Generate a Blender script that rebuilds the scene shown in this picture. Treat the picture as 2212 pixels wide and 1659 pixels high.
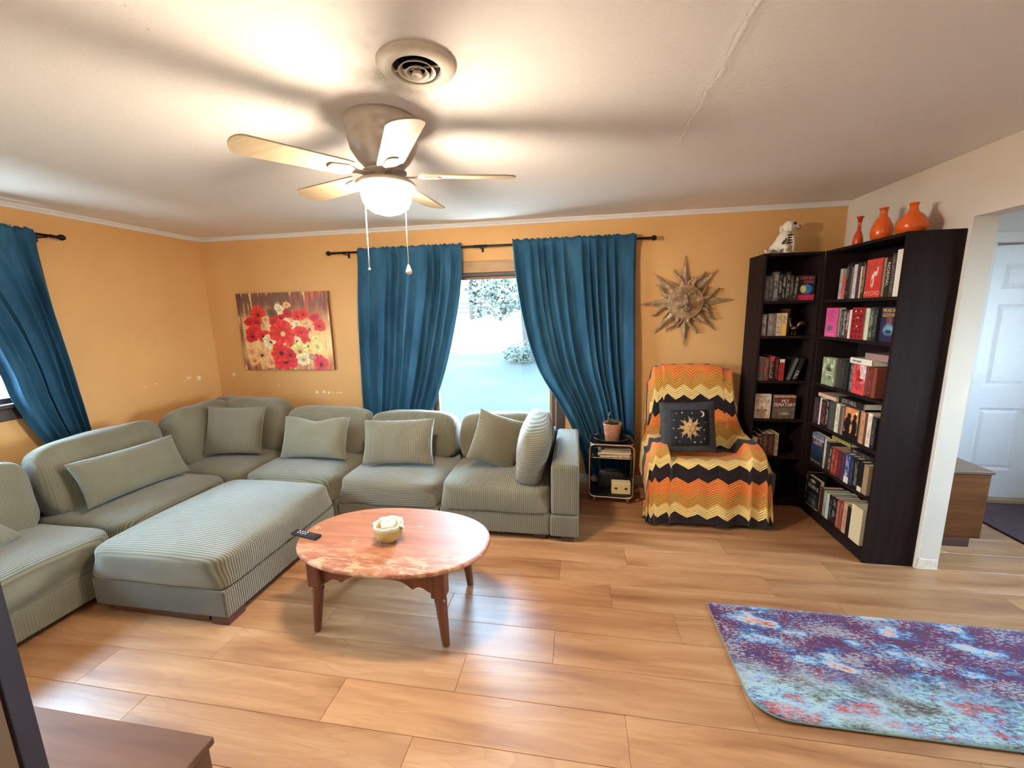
import bpy, bmesh, math, random
import numpy as np
from mathutils import Vector, Matrix, noise as mnoise
PI = math.pi
SC = bpy.context.scene
for _o in list(bpy.data.objects):
    bpy.data.objects.remove(_o)
COL = SC.collection
random.seed(7)

# ------------------------------------------------------------------ camera
cam_d = bpy.data.cameras.new('camera')
cam_d.sensor_fit = 'HORIZONTAL'
cam_d.sensor_width = 36.0
cam_d.lens = 877.218 / 2212 * 36.0
cam_d.clip_start = 0.02
cam_d.clip_end = 300
cam = bpy.data.objects.new('camera', cam_d)
COL.objects.link(cam)
CR = (0.98682667, 0.16047833, -0.02048999)
CU = (-0.00788232, 0.17419523, 0.98467959)
CF = (-0.16158899, 0.97154656, -0.17316544)
cam.matrix_world = Matrix(((CR[0], CU[0], -CF[0], 3.7801), (CR[1], CU[1], -CF[1], -3.7206),
                           (CR[2], CU[2], -CF[2], 1.6044), (0, 0, 0, 1)))
SC.camera = cam

# ------------------------------------------------------------------ view, world, sun
SC.view_settings.view_transform = 'Standard'
SC.view_settings.look = 'None'
SC.view_settings.exposure = 0.0
SC.view_settings.gamma = 1.0
SC.view_settings.use_curve_mapping = False
SC.cycles.use_denoising = True
SC.cycles.use_adaptive_sampling = True
SC.cycles.adaptive_threshold = 0.18
SC.cycles.adaptive_min_samples = 16
SC.cycles.max_bounces = 5
SC.cycles.diffuse_bounces = 4
SC.cycles.glossy_bounces = 3
SC.cycles.transparent_max_bounces = 12
SC.cycles.sample_clamp_indirect = 6.0

SKY_STRENGTH = 78.0
SUN_STRENGTH = 60.0
LAMP_STRENGTH = 380.0
REAR_FILL_STRENGTH = 42.0
REAR_FILL_COL = (1.0, 0.92, 0.84)
LAMP_COL = (1.0, 0.84, 0.66)

world = bpy.data.worlds.new('sky')
SC.world = world
world.use_nodes = True
wn = world.node_tree
wn.nodes.clear()
w_out = wn.nodes.new('ShaderNodeOutputWorld')
w_bg = wn.nodes.new('ShaderNodeBackground')
w_tc = wn.nodes.new('ShaderNodeTexCoord')
w_sep = wn.nodes.new('ShaderNodeSeparateXYZ')
w_ramp = wn.nodes.new('ShaderNodeValToRGB')
w_ramp.color_ramp.elements[0].position = 0.0
w_ramp.color_ramp.elements[0].color = (0.70, 0.88, 1.0, 1)
w_ramp.color_ramp.elements[1].position = 0.7
w_ramp.color_ramp.elements[1].color = (0.41, 0.69, 1.0, 1)
wn.links.new(w_tc.outputs['Generated'], w_sep.inputs[0])
wn.links.new(w_sep.outputs['Z'], w_ramp.inputs[0])
wn.links.new(w_ramp.outputs[0], w_bg.inputs['Color'])
wn.links.new(w_bg.outputs[0], w_out.inputs[0])
w_bg.inputs['Strength'].default_value = SKY_STRENGTH

sun_d = bpy.data.lights.new('sun', 'SUN')
sun_d.energy = SUN_STRENGTH
sun_d.angle = math.radians(0.6)
sun_d.color = (1.0, 0.96, 0.90)
sun = bpy.data.objects.new('sun', sun_d)
COL.objects.link(sun)
sun.rotation_euler = Vector((0.02, 0.93, -0.32)).to_track_quat('-Z', 'Y').to_euler()

def portal(name, loc, rot, sx, sy):
    d = bpy.data.lights.new(name, 'AREA')
    d.shape = 'RECTANGLE'; d.size = sx; d.size_y = sy
    d.cycles.is_portal = True
    o = bpy.data.objects.new(name, d); COL.objects.link(o)
    o.location = loc; o.rotation_euler = rot
portal('portal_window_back', (2.965, 0.16, 1.21), (-PI/2, 0, 0), 1.21, 1.52)
portal('portal_window_left', (-0.16, -2.2, 1.57), (0, -PI/2, 0), 1.0, 1.4)
portal('portal_window_hall', (8.06, -1.75, 1.45), (0, PI/2, 0), 1.0, 1.1)

# ------------------------------------------------------------------ materials
def s2l(c):
    return tuple(((v/12.92) if v <= 0.04045 else ((v+0.055)/1.055)**2.4) for v in c)
def rgb(r, g, b):
    return s2l((r/255, g/255, b/255)) + (1.0,)

class NT:
    def __init__(self, name):
        self.m = bpy.data.materials.new(name)
        self.m.use_nodes = True
        self.t = self.m.node_tree
        self.t.nodes.clear()
        self.out = self.n('ShaderNodeOutputMaterial')
        self.b = self.n('ShaderNodeBsdfPrincipled')
        self.l(self.b.outputs[0], self.out.inputs[0])
    def n(self, kind, **kw):
        nd = self.t.nodes.new(kind)
        for k, v in kw.items():
            setattr(nd, k, v)
        return nd
    def l(self, a, b):
        self.t.links.new(a, b)
    def val(self, sock, v):
        if hasattr(v, 'node'):
            self.l(v, sock)
        else:
            sock.default_value = v
    def math(self, op, a, b=None, c=None, clamp=False):
        nd = self.n('ShaderNodeMath', operation=op, use_clamp=clamp)
        self.val(nd.inputs[0], a)
        if b is not None: self.val(nd.inputs[1], b)
        if c is not None: self.val(nd.inputs[2], c)
        return nd.outputs[0]
    def obj(self):
        return self.n('ShaderNodeTexCoord').outputs['Object']
    def mapping(self, vec, scale=(1, 1, 1), loc=(0, 0, 0), rot=(0, 0, 0)):
        nd = self.n('ShaderNodeMapping')
        self.l(vec, nd.inputs[0])
        self.val(nd.inputs[1], loc); nd.inputs[2].default_value = rot; nd.inputs[3].default_value = scale
        return nd.outputs[0]
    def noise(self, vec, scale, detail=3, rough=0.5, dist=0.0):
        nd = self.n('ShaderNodeTexNoise')
        if vec is not None: self.l(vec, nd.inputs['Vector'])
        nd.inputs['Scale'].default_value = scale
        nd.inputs['Detail'].default_value = detail
        nd.inputs['Roughness'].default_value = rough
        nd.inputs['Distortion'].default_value = dist
        return nd.outputs[0]
    def ramp(self, fac, stops, interp='LINEAR'):
        nd = self.n('ShaderNodeValToRGB')
        cr = nd.color_ramp
        cr.interpolation = interp
        while len(cr.elements) < len(stops):
            cr.elements.new(0.5)
        for e, (p, c) in zip(cr.elements, stops):
            e.position = p
            e.color = c if len(c) == 4 else tuple(c)+(1,)
        self.val(nd.inputs[0], fac)
        return nd.outputs[0]
    def mix(self, fac, a, b, kind='MIX'):
        nd = self.n('ShaderNodeMix', data_type='RGBA', blend_type=kind)
        self.val(nd.inputs[0], fac)
        self.val(nd.inputs[6], a); self.val(nd.inputs[7], b)
        return nd.outputs[2]
    def bump(self, h, strength=0.3, dist=0.01, normal=None):
        nd = self.n('ShaderNodeBump')
        nd.inputs['Strength'].default_value = strength
        nd.inputs['Distance'].default_value = dist
        self.l(h, nd.inputs['Height'])
        if normal is not None: self.l(normal, nd.inputs['Normal'])
        return nd.outputs[0]
    def set(self, color=None, rough=None, metal=None, normal=None, spec=None, **kw):
        if color is not None: self.val(self.b.inputs['Base Color'], color)
        if rough is not None: self.val(self.b.inputs['Roughness'], rough)
        if metal is not None: self.val(self.b.inputs['Metallic'], metal)
        if spec is not None: self.val(self.b.inputs['Specular IOR Level'], spec)
        if normal is not None: self.l(normal, self.b.inputs['Normal'])
        for k, v in kw.items():
            self.val(self.b.inputs[k.replace('_', ' ')], v)
        return self.m

_cache = {}
def plain(r, g, b, rough=0.6, metal=0.0, var=0.12, scale=30.0, spec=0.4, bump=0.0):
    """a procedural material: one hue with a slight noise variation"""
    key = (r, g, b, rough, metal, var, scale, spec, bump)
    if key in _cache: return _cache[key]
    t = NT('paint_%d_%d_%d' % (r, g, b))
    c = rgb(r, g, b)
    nz = t.noise(t.obj(), scale, 4, 0.6)
    lo = tuple(max(0, v*(1-var)) for v in c[:3])+(1,)
    hi = tuple(min(1, v*(1+var)) for v in c[:3])+(1,)
    col = t.ramp(nz, [(0.3, lo), (0.7, hi)])
    nrm = t.bump(nz, bump, 0.003) if bump else None
    m = t.set(color=col, rough=rough, metal=metal, spec=spec, normal=nrm)
    _cache[key] = m
    return m

def mat_wall(name, r, g, b, var=0.05, bump=0.12):
    t = NT(name)
    o = t.obj()
    big = t.noise(o, 1.7, 3, 0.55)
    fine = t.noise(o, 140, 4, 0.6)
    c = rgb(r, g, b)
    col = t.ramp(big, [(0.3, tuple(v*(1-var) for v in c[:3])), (0.7, tuple(min(1, v*(1+var)) for v in c[:3]))])
    return t.set(color=col, rough=0.62, spec=0.3, normal=t.bump(fine, bump, 0.004))
M = {}
M['wall_orange'] = mat_wall('orange_wall_paint', 221, 170, 108)
M['wall_cream'] = mat_wall('cream_wall_paint', 226, 214, 198)
M['wall_grey'] = mat_wall('greige_wall_paint', 208, 198, 184)
M['wall_hall'] = mat_wall('pale_hall_paint', 226, 224, 222)

def mat_ceiling():
    t = NT('textured_ceiling_paint')
    o = t.obj()
    big = t.noise(o, 0.9, 3, 0.5)
    pits = t.noise(o, 55, 5, 0.65)
    fine = t.noise(o, 160, 3, 0.6)
    col = t.ramp(big, [(0.3, rgb(236, 231, 224)), (0.7, rgb(244, 240, 234))])
    # grime streaks blown round the air vent
    sx = t.n('ShaderNodeSeparateXYZ'); t.l(o, sx.inputs[0])
    dx = t.math('SUBTRACT', sx.outputs[0], 3.20); dy = t.math('SUBTRACT', sx.outputs[1], -2.26)
    d = t.math('SQRT', t.math('ADD', t.math('MULTIPLY', dx, dx), t.math('MULTIPLY', dy, dy)))
    near = t.math('SUBTRACT', 1.0, t.math('MULTIPLY', d, 3.2), clamp=True)
    sm = t.math('MULTIPLY', near, t.math('MULTIPLY', t.math('SUBTRACT', t.noise(o, 9, 4, 0.6), 0.42, clamp=True), 3.2), clamp=True)
    col = t.mix(sm, col, rgb(172, 152, 126))
    # pits and specks
    sp = t.math('GREATER_THAN', t.noise(o, 48, 2, 0.5), 0.755)
    col = t.mix(t.math('MULTIPLY', sp, 0.25), col, rgb(150, 132, 112))
    # mended crack with raised plaster
    wob = t.math('MULTIPLY', t.math('SUBTRACT', t.noise(o, 5, 3, 0.6), 0.5), 0.06)
    cd = t.math('ABSOLUTE', t.math('SUBTRACT', t.math('ADD', sx.outputs[0], wob), 4.245))
    line = t.math('MULTIPLY', t.math('LESS_THAN', cd, 0.007), t.math('LESS_THAN', sx.outputs[1], -1.5))
    edge_ = t.math('MULTIPLY', t.math('LESS_THAN', t.math('ABSOLUTE', t.math('SUBTRACT', cd, 0.009)), 0.004), t.math('LESS_THAN', sx.outputs[1], -1.5))
    brk = t.math('GREATER_THAN', t.noise(o, 11, 3, 0.6), 0.47)
    col = t.mix(t.math('MULTIPLY', t.math('MULTIPLY', edge_, 0.22), brk), col, rgb(176, 164, 150))
    col = t.mix(t.math('MULTIPLY', t.math('MULTIPLY', line, 0.7), brk), col, rgb(255, 254, 250))
    ridge = t.math('MULTIPLY', t.math('SUBTRACT', 1.0, t.math('MULTIPLY', cd, 28), clamp=True), t.math('LESS_THAN', sx.outputs[1], -1.45))
    h = t.math('ADD', t.math('ADD', t.math('MULTIPLY', pits, 0.6), t.math('MULTIPLY', fine, 0.4)), t.math('MULTIPLY', ridge, 1.0))
    return t.set(color=col, rough=0.7, spec=0.25, normal=t.bump(h, 0.35, 0.006))
M['ceiling'] = mat_ceiling()

def mat_floor():
    t = NT('oak_laminate_planks')
    o = t.obj()
    rnd = t.n('ShaderNodeObjectInfo').outputs['Random']
    off = t.n('ShaderNodeCombineXYZ')
    t.l(t.math('MULTIPLY', rnd, 37.0), off.inputs[0]); t.l(t.math('MULTIPLY', rnd, 91.0), off.inputs[1])
    va = t.n('ShaderNodeVectorMath', operation='ADD'); t.l(o, va.inputs[0]); t.l(off.outputs[0], va.inputs[1])
    v = va.outputs[0]
    # slow bands, cathedral figure, fine pores
    bands = t.noise(t.mapping(v, (0.7, 7.0, 1)), 1.5, 4, 0.55, 0.6)
    figv = t.mapping(v, (1.1, 8.5, 1))
    fig = t.noise(figv, 1.0, 2, 0.5, 0.5)
    rings = t.math('FRACT', t.math('MULTIPLY', fig, 9.0))
    rl = t.ramp(rings, [(0.0, (0, 0, 0)), (0.06, (1, 1, 1)), (0.5, (0.25, 0.25, 0.25)), (1.0, (0, 0, 0))])
    pores = t.noise(t.mapping(v, (5, 90, 1)), 1.2, 3, 0.6)
    base = t.ramp(bands, [(0.28, rgb(136, 91, 58)), (0.42, rgb(164, 116, 77)), (0.56, rgb(179, 132, 91)), (0.75, rgb(193, 149, 108))])
    col = t.mix(t.math('MULTIPLY', t.math('MULTIPLY', rl, 0.55), t.noise(v, 1.3, 1)), base, rgb(140, 90, 58))
    col = t.mix(t.math('MULTIPLY', t.math('SUBTRACT', pores, 0.5, clamp=True), 0.9), col, rgb(146, 94, 62))
    tone = t.ramp(rnd, [(0.0, (0.88, 0.86, 0.84)), (0.5, (1.0, 0.99, 0.97)), (1.0, (1.10, 1.08, 1.05))])
    col = t.mix(1.0, col, tone, 'MULTIPLY')
    rough = t.math('ADD', 0.30, t.math('MULTIPLY', pores, 0.12))
    return t.set(color=col, rough=rough, spec=0.55, normal=t.bump(pores, 0.05, 0.002))
M['floor'] = mat_floor()

def mat_wood(name, dark, mid, light, rough=0.35, scale=1.0, axis='x', wear=None, spec=0.5):
    t = NT(name)
    o = t.obj()
    s = {'x': (1.2, 14, 14), 'y': (14, 1.2, 14), 'z': (14, 14, 1.2)}[axis]
    g = t.noise(t.mapping(o, tuple(a*scale for a in s)), 1.6, 4, 0.6, 0.8)
    col = t.ramp(g, [(0.25, rgb(*dark)), (0.5, rgb(*mid)), (0.75, rgb(*light))])
    if wear:
        w = t.noise(t.mapping(o, (5, 16, 5)), 2.2, 6, 0.7, 0.4)
        sx = t.n('ShaderNodeSeparateXYZ'); t.l(o, sx.inputs[0])
        front = t.math('MULTIPLY', t.math('SUBTRACT', -0.06, sx.outputs[1]), 3.2, clamp=True)
        f = t.math('MULTIPLY', t.math('MULTIPLY', t.math('SUBTRACT', w, 0.47, clamp=True), 9.0, clamp=True), front)
        col = t.mix(t.math('MULTIPLY', f, 0.75), col, rgb(*wear))
        w2 = t.noise(o, 7.5, 6, 0.75)
        col = t.mix(t.math('MULTIPLY', t.math('GREATER_THAN', w2, 0.665), 0.5), col, rgb(*wear))
        w3 = t.noise(t.mapping(o, (1, 1, 1), (3, 1, 0)), 5, 5, 0.7)
        col = t.mix(t.math('MULTIPLY', t.math('GREATER_THAN', w3, 0.68), 0.35), col, rgb(84, 42, 30))
    return t.set(color=col, rough=rough, spec=spec, normal=t.bump(g, 0.06, 0.003))
M['table_top'] = mat_wood('worn_maple_tabletop', (132, 76, 50), (152, 92, 62), (168, 110, 78), 0.52, 0.8, 'x', wear=(222, 180, 140))
M['table_leg'] = mat_wood('maple_table_legs', (84, 44, 28), (106, 58, 36), (126, 74, 46), 0.35, 1.0, 'z')
M['black_brown'] = mat_wood('black_brown_veneer', (30, 19, 17), (38, 25, 23), (45, 30, 27), 0.7, 1.0, 'z', spec=0.1)
M['dark_trim'] = mat_wood('dark_stained_trim', (48, 34, 30), (64, 46, 38), (80, 60, 50), 0.45, 1.0, 'x')
M['casing_dark'] = mat_wood('dark_door_casing', (24, 19, 28), (32, 26, 36), (40, 32, 42), 0.45, 1.0, 'z')
M['walnut'] = mat_wood('walnut_laminate', (84, 54, 36), (100, 66, 46), (112, 76, 54), 0.6, 0.7, 'x', spec=0.15)
M['foot'] = mat_wood('dark_block_foot', (66, 38, 30), (82, 48, 36), (96, 58, 44), 0.45, 1.0, 'x')
M['pale_wood'] = mat_wood('window_header_wood', (150, 112, 72), (176, 136, 92), (196, 158, 112), 0.5, 1.0, 'x')
M['white_paint'] = plain(232, 228, 224, 0.45, var=0.03)
M['door_white'] = plain(236, 238, 244, 0.4, var=0.02)
M['black_metal'] = plain(38, 34, 34, 0.4, 0.7)
M['chrome'] = plain(214, 196, 180, 0.18, 1.0, 0.05)
M['brass'] = plain(196, 168, 104, 0.25, 1.0, 0.1)
M['black_plastic'] = plain(26, 24, 26, 0.4)
M['white_plastic'] = plain(228, 220, 206, 0.5, var=0.04)
M['fan_metal'] = plain(206, 192, 176, 0.32, 0.25, 0.05)
M['blade'] = mat_wood('washed_maple_blades', (150, 132, 104), (166, 148, 120), (178, 162, 134), 0.4, 0.8, 'x')

def mat_cord(name, axis, pitch=0.0135, tone=0.75, con=1.0):
    t = NT(name)
    o = t.obj()
    d = t.n('ShaderNodeVectorMath', operation='DOT_PRODUCT')
    t.l(o, d.inputs[0]); d.inputs[1].default_value = tuple(a/pitch for a in axis)
    wob = t.noise(o, 6, 2, 0.5)
    ph = t.math('ADD', d.outputs['Value'], t.math('MULTIPLY', wob, 0.5))
    s = t.math('SINE', t.math('MULTIPLY', ph, 2*PI))
    h = t.math('ADD', 0.5, t.math('MULTIPLY', s, 0.5))
    nap = t.noise(o, 3.2, 4, 0.6)
    fuzz = t.noise(o, 260, 2, 0.5)
    a = t.ramp(nap, [(0.3, rgb(*(v*tone for v in (146, 136, 108)))), (0.7, rgb(*(v*tone for v in (162, 152, 124))))])
    g = t.ramp(nap, [(0.3, rgb(*(v*tone for v in (112, 105, 84)))), (0.7, rgb(*(v*tone for v in (128, 120, 98))))])
    col = t.mix(t.math('ADD', 1-con, t.math('MULTIPLY', t.math('POWER', h, 0.8), con)), g, a)
    hh = t.math('ADD', h, t.math('MULTIPLY', fuzz, 0.25))
    return t.set(color=col, rough=0.9, spec=0.15, normal=t.bump(hh, 0.15+0.40*con, 0.005), Sheen_Weight=0.35, Sheen_Roughness=0.5)
M['cord_x'] = mat_cord('corduroy_ribs_across', (1, 0, 0))
M['cord_y'] = mat_cord('corduroy_ribs_along', (0, 1, 0))
M['cord_yz'] = mat_cord('corduroy_ribs_wrapped', (0, 1, 1))
M['cord_z'] = mat_cord('corduroy_ribs_level', (0, 0, 1))
M['soft_x'] = mat_cord('soft_corduroy_across', (1, 0, 0), con=0.35)
M['soft_y'] = mat_cord('soft_corduroy_along', (0, 1, 0), con=0.35)
M['soft_z'] = mat_cord('soft_corduroy_level', (0, 0, 1), con=0.35)

def mat_velvet():
    t = NT('teal_velvet')
    o = t.obj()
    n1 = t.noise(t.mapping(o, (3, 3, 0.8)), 2.0, 3, 0.55)
    fine = t.noise(o, 300, 2, 0.5)
    col = t.ramp(n1, [(0.25, rgb(22, 56, 78)), (0.5, rgb(36, 78, 104)), (0.8, rgb(58, 104, 132))])
    return t.set(color=col, rough=0.75, spec=0.2, normal=t.bump(fine, 0.15, 0.002), Sheen_Weight=0.8, Sheen_Roughness=0.35, Sheen_Tint=rgb(120, 170, 190))
M['velvet'] = mat_velvet()

def mat_print():
    t = NT('printed_ink')
    at = t.n('ShaderNodeVertexColor'); at.layer_name = 'Col'
    return t.set(color=at.outputs[0], rough=0.5, spec=0.35)
M['print'] = mat_print()

def mat_glass():
    t = NT('window_glass')
    tr = t.n('ShaderNodeBsdfTransparent'); tr.inputs[0].default_value = (0.96, 0.98, 0.98, 1)
    gl = t.n('ShaderNodeBsdfGlossy'); gl.inputs['Roughness'].default_value = 0.02
    mx = t.n('ShaderNodeMixShader')
    lw = t.n('ShaderNodeLayerWeight'); lw.inputs[0].default_value = 0.25
    t.l(t.math('ADD', 0.03, t.math('MULTIPLY', lw.outputs['Fresnel'], 0.5)), mx.inputs[0])
    t.l(tr.outputs[0], mx.inputs[1]); t.l(gl.outputs[0], mx.inputs[2])
    t.l(mx.outputs[0], t.out.inputs[0])
    return t.m
M['glass'] = mat_glass()

# ------------------------------------------------------------------ object helpers
def tag(o, label=None, cat=None, group=None, kind=None):
    if label: o['label'] = label
    if cat: o['category'] = cat
    if group: o['group'] = group
    if kind: o['kind'] = kind
    return o
def thing(name, label, cat, loc=(0, 0, 0), rot=(0, 0, 0), group=None):
    o = bpy.data.objects.new(name, None)
    COL.objects.link(o)
    o.empty_display_size = 0.05
    o.location = loc
    o.rotation_euler = rot if isinstance(rot, (tuple, list)) else (0, 0, rot)
    return tag(o, label, cat, group)
def link_mesh(name, me, mat, parent=None, loc=(0, 0, 0), rot=(0, 0, 0)):
    o = bpy.data.objects.new(name, me)
    COL.objects.link(o)
    if mat is not None and not me.materials:
        me.materials.append(M[mat] if isinstance(mat, str) else mat)
    o.parent = parent
    o.location = loc
    o.rotation_euler = rot
    return o
def pydata(name, verts, faces, mat, parent=None, smooth=False, loc=(0, 0, 0), rot=(0, 0, 0)):
    me = bpy.data.meshes.new(name)
    me.from_pydata([tuple(v) for v in verts], [], [tuple(f) for f in faces])
    if smooth:
        me.polygons.foreach_set('use_smooth', [True]*len(me.polygons))
    me.update()
    return link_mesh(name, me, mat, parent, loc, rot)

class MB:
    """collects shapes, then links them as one mesh object"""
    def __init__(self):
        self.v = []; self.f = []; self.s = []
    def add(self, vs, fs, smooth=False):
        b = len(self.v)
        self.v += [Vector(v) for v in vs]
        self.f += [tuple(i+b for i in f) for f in fs]
        self.s += [smooth]*len(fs)
        return self
    def box(self, x0, x1, y0, y1, z0, z1, m=None):
        vs = [(x0, y0, z0), (x1, y0, z0), (x1, y1, z0), (x0, y1, z0), (x0, y0, z1), (x1, y0, z1), (x1, y1, z1), (x0, y1, z1)]
        if m is not None: vs = [m @ Vector(v) for v in vs]
        return self.add(vs, [(3, 2, 1, 0), (4, 5, 6, 7), (0, 1, 5, 4), (1, 2, 6, 5), (2, 3, 7, 6), (3, 0, 4, 7)])
    def bbox(self, x0, x1, y0, y1, z0, z1, r=0.004, m=None, seg=2):
        bm = bmesh.new()
        bmesh.ops.create_cube(bm, size=1)
        for v in bm.verts:
            v.co = Vector(((x0+x1)/2+v.co.x*(x1-x0), (y0+y1)/2+v.co.y*(y1-y0), (z0+z1)/2+v.co.z*(z1-z0)))
        r = min(r, 0.49*min(x1-x0, y1-y0, z1-z0))
        bmesh.ops.bevel(bm, geom=list(bm.edges), offset=r, segments=seg, affect='EDGES', profile=0.5)
        bm.verts.index_update()
        vs = [(m @ v.co if m is not None else v.co.copy()) for v in bm.verts]
        fs = [[v.index for v in f.verts] for f in bm.faces]
        bm.free()
        return self.add(vs, fs)
    def lathe(self, prof, seg=24, cx=0, cy=0, cz=0, m=None, wob=None, ring=False):
        vs = []; fs = []
        n = len(prof)
        for i in range(seg):
            a = 2*PI*i/seg
            for j, (r, z) in enumerate(prof):
                rr = r*(1+(wob(a, j) if wob else 0))
                p = Vector((cx+rr*math.cos(a), cy+rr*math.sin(a), cz+z))
                vs.append(m @ p if m is not None else p)
        for i in range(seg):
            k = (i+1) % seg
            for j in range(n if ring else n-1):
                j2 = (j+1) % n
                fs.append((i*n+j, k*n+j, k*n+j2, i*n+j2))
        self.add(vs, fs, True)
        if ring: return self
        if prof[0][0] > 1e-5: self.f.append(tuple(len(self.v)-seg*n+i*n for i in range(seg))[::-1]); self.s.append(False)
        if prof[-1][0] > 1e-5: self.f.append(tuple(len(self.v)-seg*n+i*n+n-1 for i in range(seg))); self.s.append(False)
        return self
    def tube(self, pts, r, seg=8, closed=False, radii=None):
        P = [Vector(p) for p in pts]
        n = len(P); vs = []; fs = []
        up = None
        for i in range(n):
            if closed: t = (P[(i+1) % n]-P[i-1])
            else: t = P[min(i+1, n-1)]-P[max(i-1, 0)]
            t.normalize()
            if up is None:
                up = Vector((0, 0, 1)) if abs(t.z) < 0.9 else Vector((1, 0, 0))
            a = t.cross(up)
            if a.length < 1e-5: a = t.orthogonal()
            a.normalize(); b = a.cross(t).normalized(); up = b
            rr = radii[i] if radii else r
            for k in range(seg):
                w = 2*PI*k/seg
                vs.append(P[i]+a*math.cos(w)*rr+b*math.sin(w)*rr)
        for i in range(n if closed else n-1):
            j = (i+1) % n
            for k in range(seg):
                q = (k+1) % seg
                fs.append((i*seg+k, i*seg+q, j*seg+q, j*seg+k))
        self.add(vs, fs, True)
        if not closed:
            b0 = len(self.v)-n*seg
            self.f.append(tuple(b0+k for k in range(seg))[::-1]); self.s.append(False)
            self.f.append(tuple(b0+(n-1)*seg+k for k in range(seg))); self.s.append(False)
        return self
    def prism(self, poly, h0, h1, plane='xy', m=None):
        """closed 2-D outline pulled from h0 to h1 along the third axis"""
        def P(a, b, h):
            p = {'xy': (a, b, h), 'xz': (a, h, b), 'yz': (h, a, b)}[plane]
            return m @ Vector(p) if m is not None else p
        n = len(poly)
        vs = [P(a, b, h0) for a, b in poly]+[P(a, b, h1) for a, b in poly]
        fs = [tuple(range(n))[::-1], tuple(range(n, 2*n))]+[(i, (i+1) % n, n+(i+1) % n, n+i) for i in range(n)]
        return self.add(vs, fs)
    def sphere(self, c, r, su=16, sv=10, sc=(1, 1, 1), m=None):
        vs = []; fs = []
        for j in range(sv+1):
            th = PI*j/sv
            for i in range(su):
                a = 2*PI*i/su
                p = Vector((c[0]+r*sc[0]*math.sin(th)*math.cos(a), c[1]+r*sc[1]*math.sin(th)*math.sin(a), c[2]+r*sc[2]*math.cos(th)))
                vs.append(m @ p if m is not None else p)
        for j in range(sv):
            for i in range(su):
                k = (i+1) % su
                fs.append((j*su+i, (j+1)*su+i, (j+1)*su+k, j*su+k))
        return self.add(vs, fs, True)
    def build(self, name, mat, parent=None, loc=(0, 0, 0), rot=(0, 0, 0), fix=True):
        me = bpy.data.meshes.new(name)
        me.from_pydata(self.v, [], self.f)
        me.polygons.foreach_set('use_smooth', self.s)
        me.update()
        if fix:
            bm = bmesh.new(); bm.from_mesh(me)
            bmesh.ops.remove_doubles(bm, verts=bm.verts, dist=1e-6)
            bmesh.ops.recalc_face_normals(bm, faces=bm.faces)
            bm.to_mesh(me); bm.free()
        return link_mesh(name, me, mat, parent, loc, rot)

def slab(u0, u1, v0, v1, holes, t0, t1, plane):
    """a flat wall with rectangular openings, one closed shell"""
    us = sorted({u0, u1, *[h[0] for h in holes], *[h[1] for h in holes]})
    vs_ = sorted({v0, v1, *[h[2] for h in holes], *[h[3] for h in holes]})
    idx = {}; V = []; F = []
    def P(u, v, t):
        k = (u, v, t)
        if k not in idx:
            idx[k] = len(V)
            V.append({'x': (t, u, v), 'y': (u, t, v), 'z': (u, v, t)}[plane])
        return idx[k]
    nu, nv = len(us)-1, len(vs_)-1
    def solid(i, j):
        if i < 0 or j < 0 or i >= nu or j >= nv: return False
        cu, cv = (us[i]+us[i+1])/2, (vs_[j]+vs_[j+1])/2
        return not any(h[0] < cu < h[1] and h[2] < cv < h[3] for h in holes)
    for i in range(nu):
        for j in range(nv):
            if not solid(i, j): continue
            a, b, c, d = us[i], us[i+1], vs_[j], vs_[j+1]
            for t in (t0, t1): F.append((P(a, c, t), P(b, c, t), P(b, d, t), P(a, d, t)))
            if not solid(i-1, j): F.append((P(a, c, t0), P(a, d, t0), P(a, d, t1), P(a, c, t1)))
            if not solid(i+1, j): F.append((P(b, c, t0), P(b, d, t0), P(b, d, t1), P(b, c, t1)))
            if not solid(i, j-1): F.append((P(a, c, t0), P(b, c, t0), P(b, c, t1), P(a, c, t1)))
            if not solid(i, j+1): F.append((P(a, d, t0), P(b, d, t0), P(b, d, t1), P(a, d, t1)))
    return V, F
def struct(name, V, F, mat, label, cat):
    mb = MB(); mb.add(V, F)
    return tag(mb.build(name, mat), label, cat, kind='structure')

def painted(name, w, h, nx, ny, fn, parent, mtx):
    """a flat print: a fine grid whose ink colours come from fn(u, v)"""
    us = np.linspace(0, 1, nx+1); vs = np.linspace(0, 1, ny+1)
    U, V = np.meshgrid(us, vs)
    C = np.clip(fn(U, V), 0, 1)
    C = np.where(C <= 0.04045, C/12.92, ((C+0.055)/1.055)**2.4)
    verts = [mtx @ Vector(((u-0.5)*w, 0, v*h)) for v in vs for u in us]
    faces = [(j*(nx+1)+i, j*(nx+1)+i+1, (j+1)*(nx+1)+i+1, (j+1)*(nx+1)+i) for j in range(ny) for i in range(nx)]
    o = pydata(name, verts, faces, 'print', parent)
    at = o.data.color_attributes.new('Col', 'FLOAT_COLOR', 'POINT')
    rgba = np.ones((C.shape[0]*C.shape[1], 4), dtype=np.float32)
    rgba[:, :3] = C.reshape(-1, 3)
    at.data.foreach_set('color', rgba.ravel())
    return o

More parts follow.
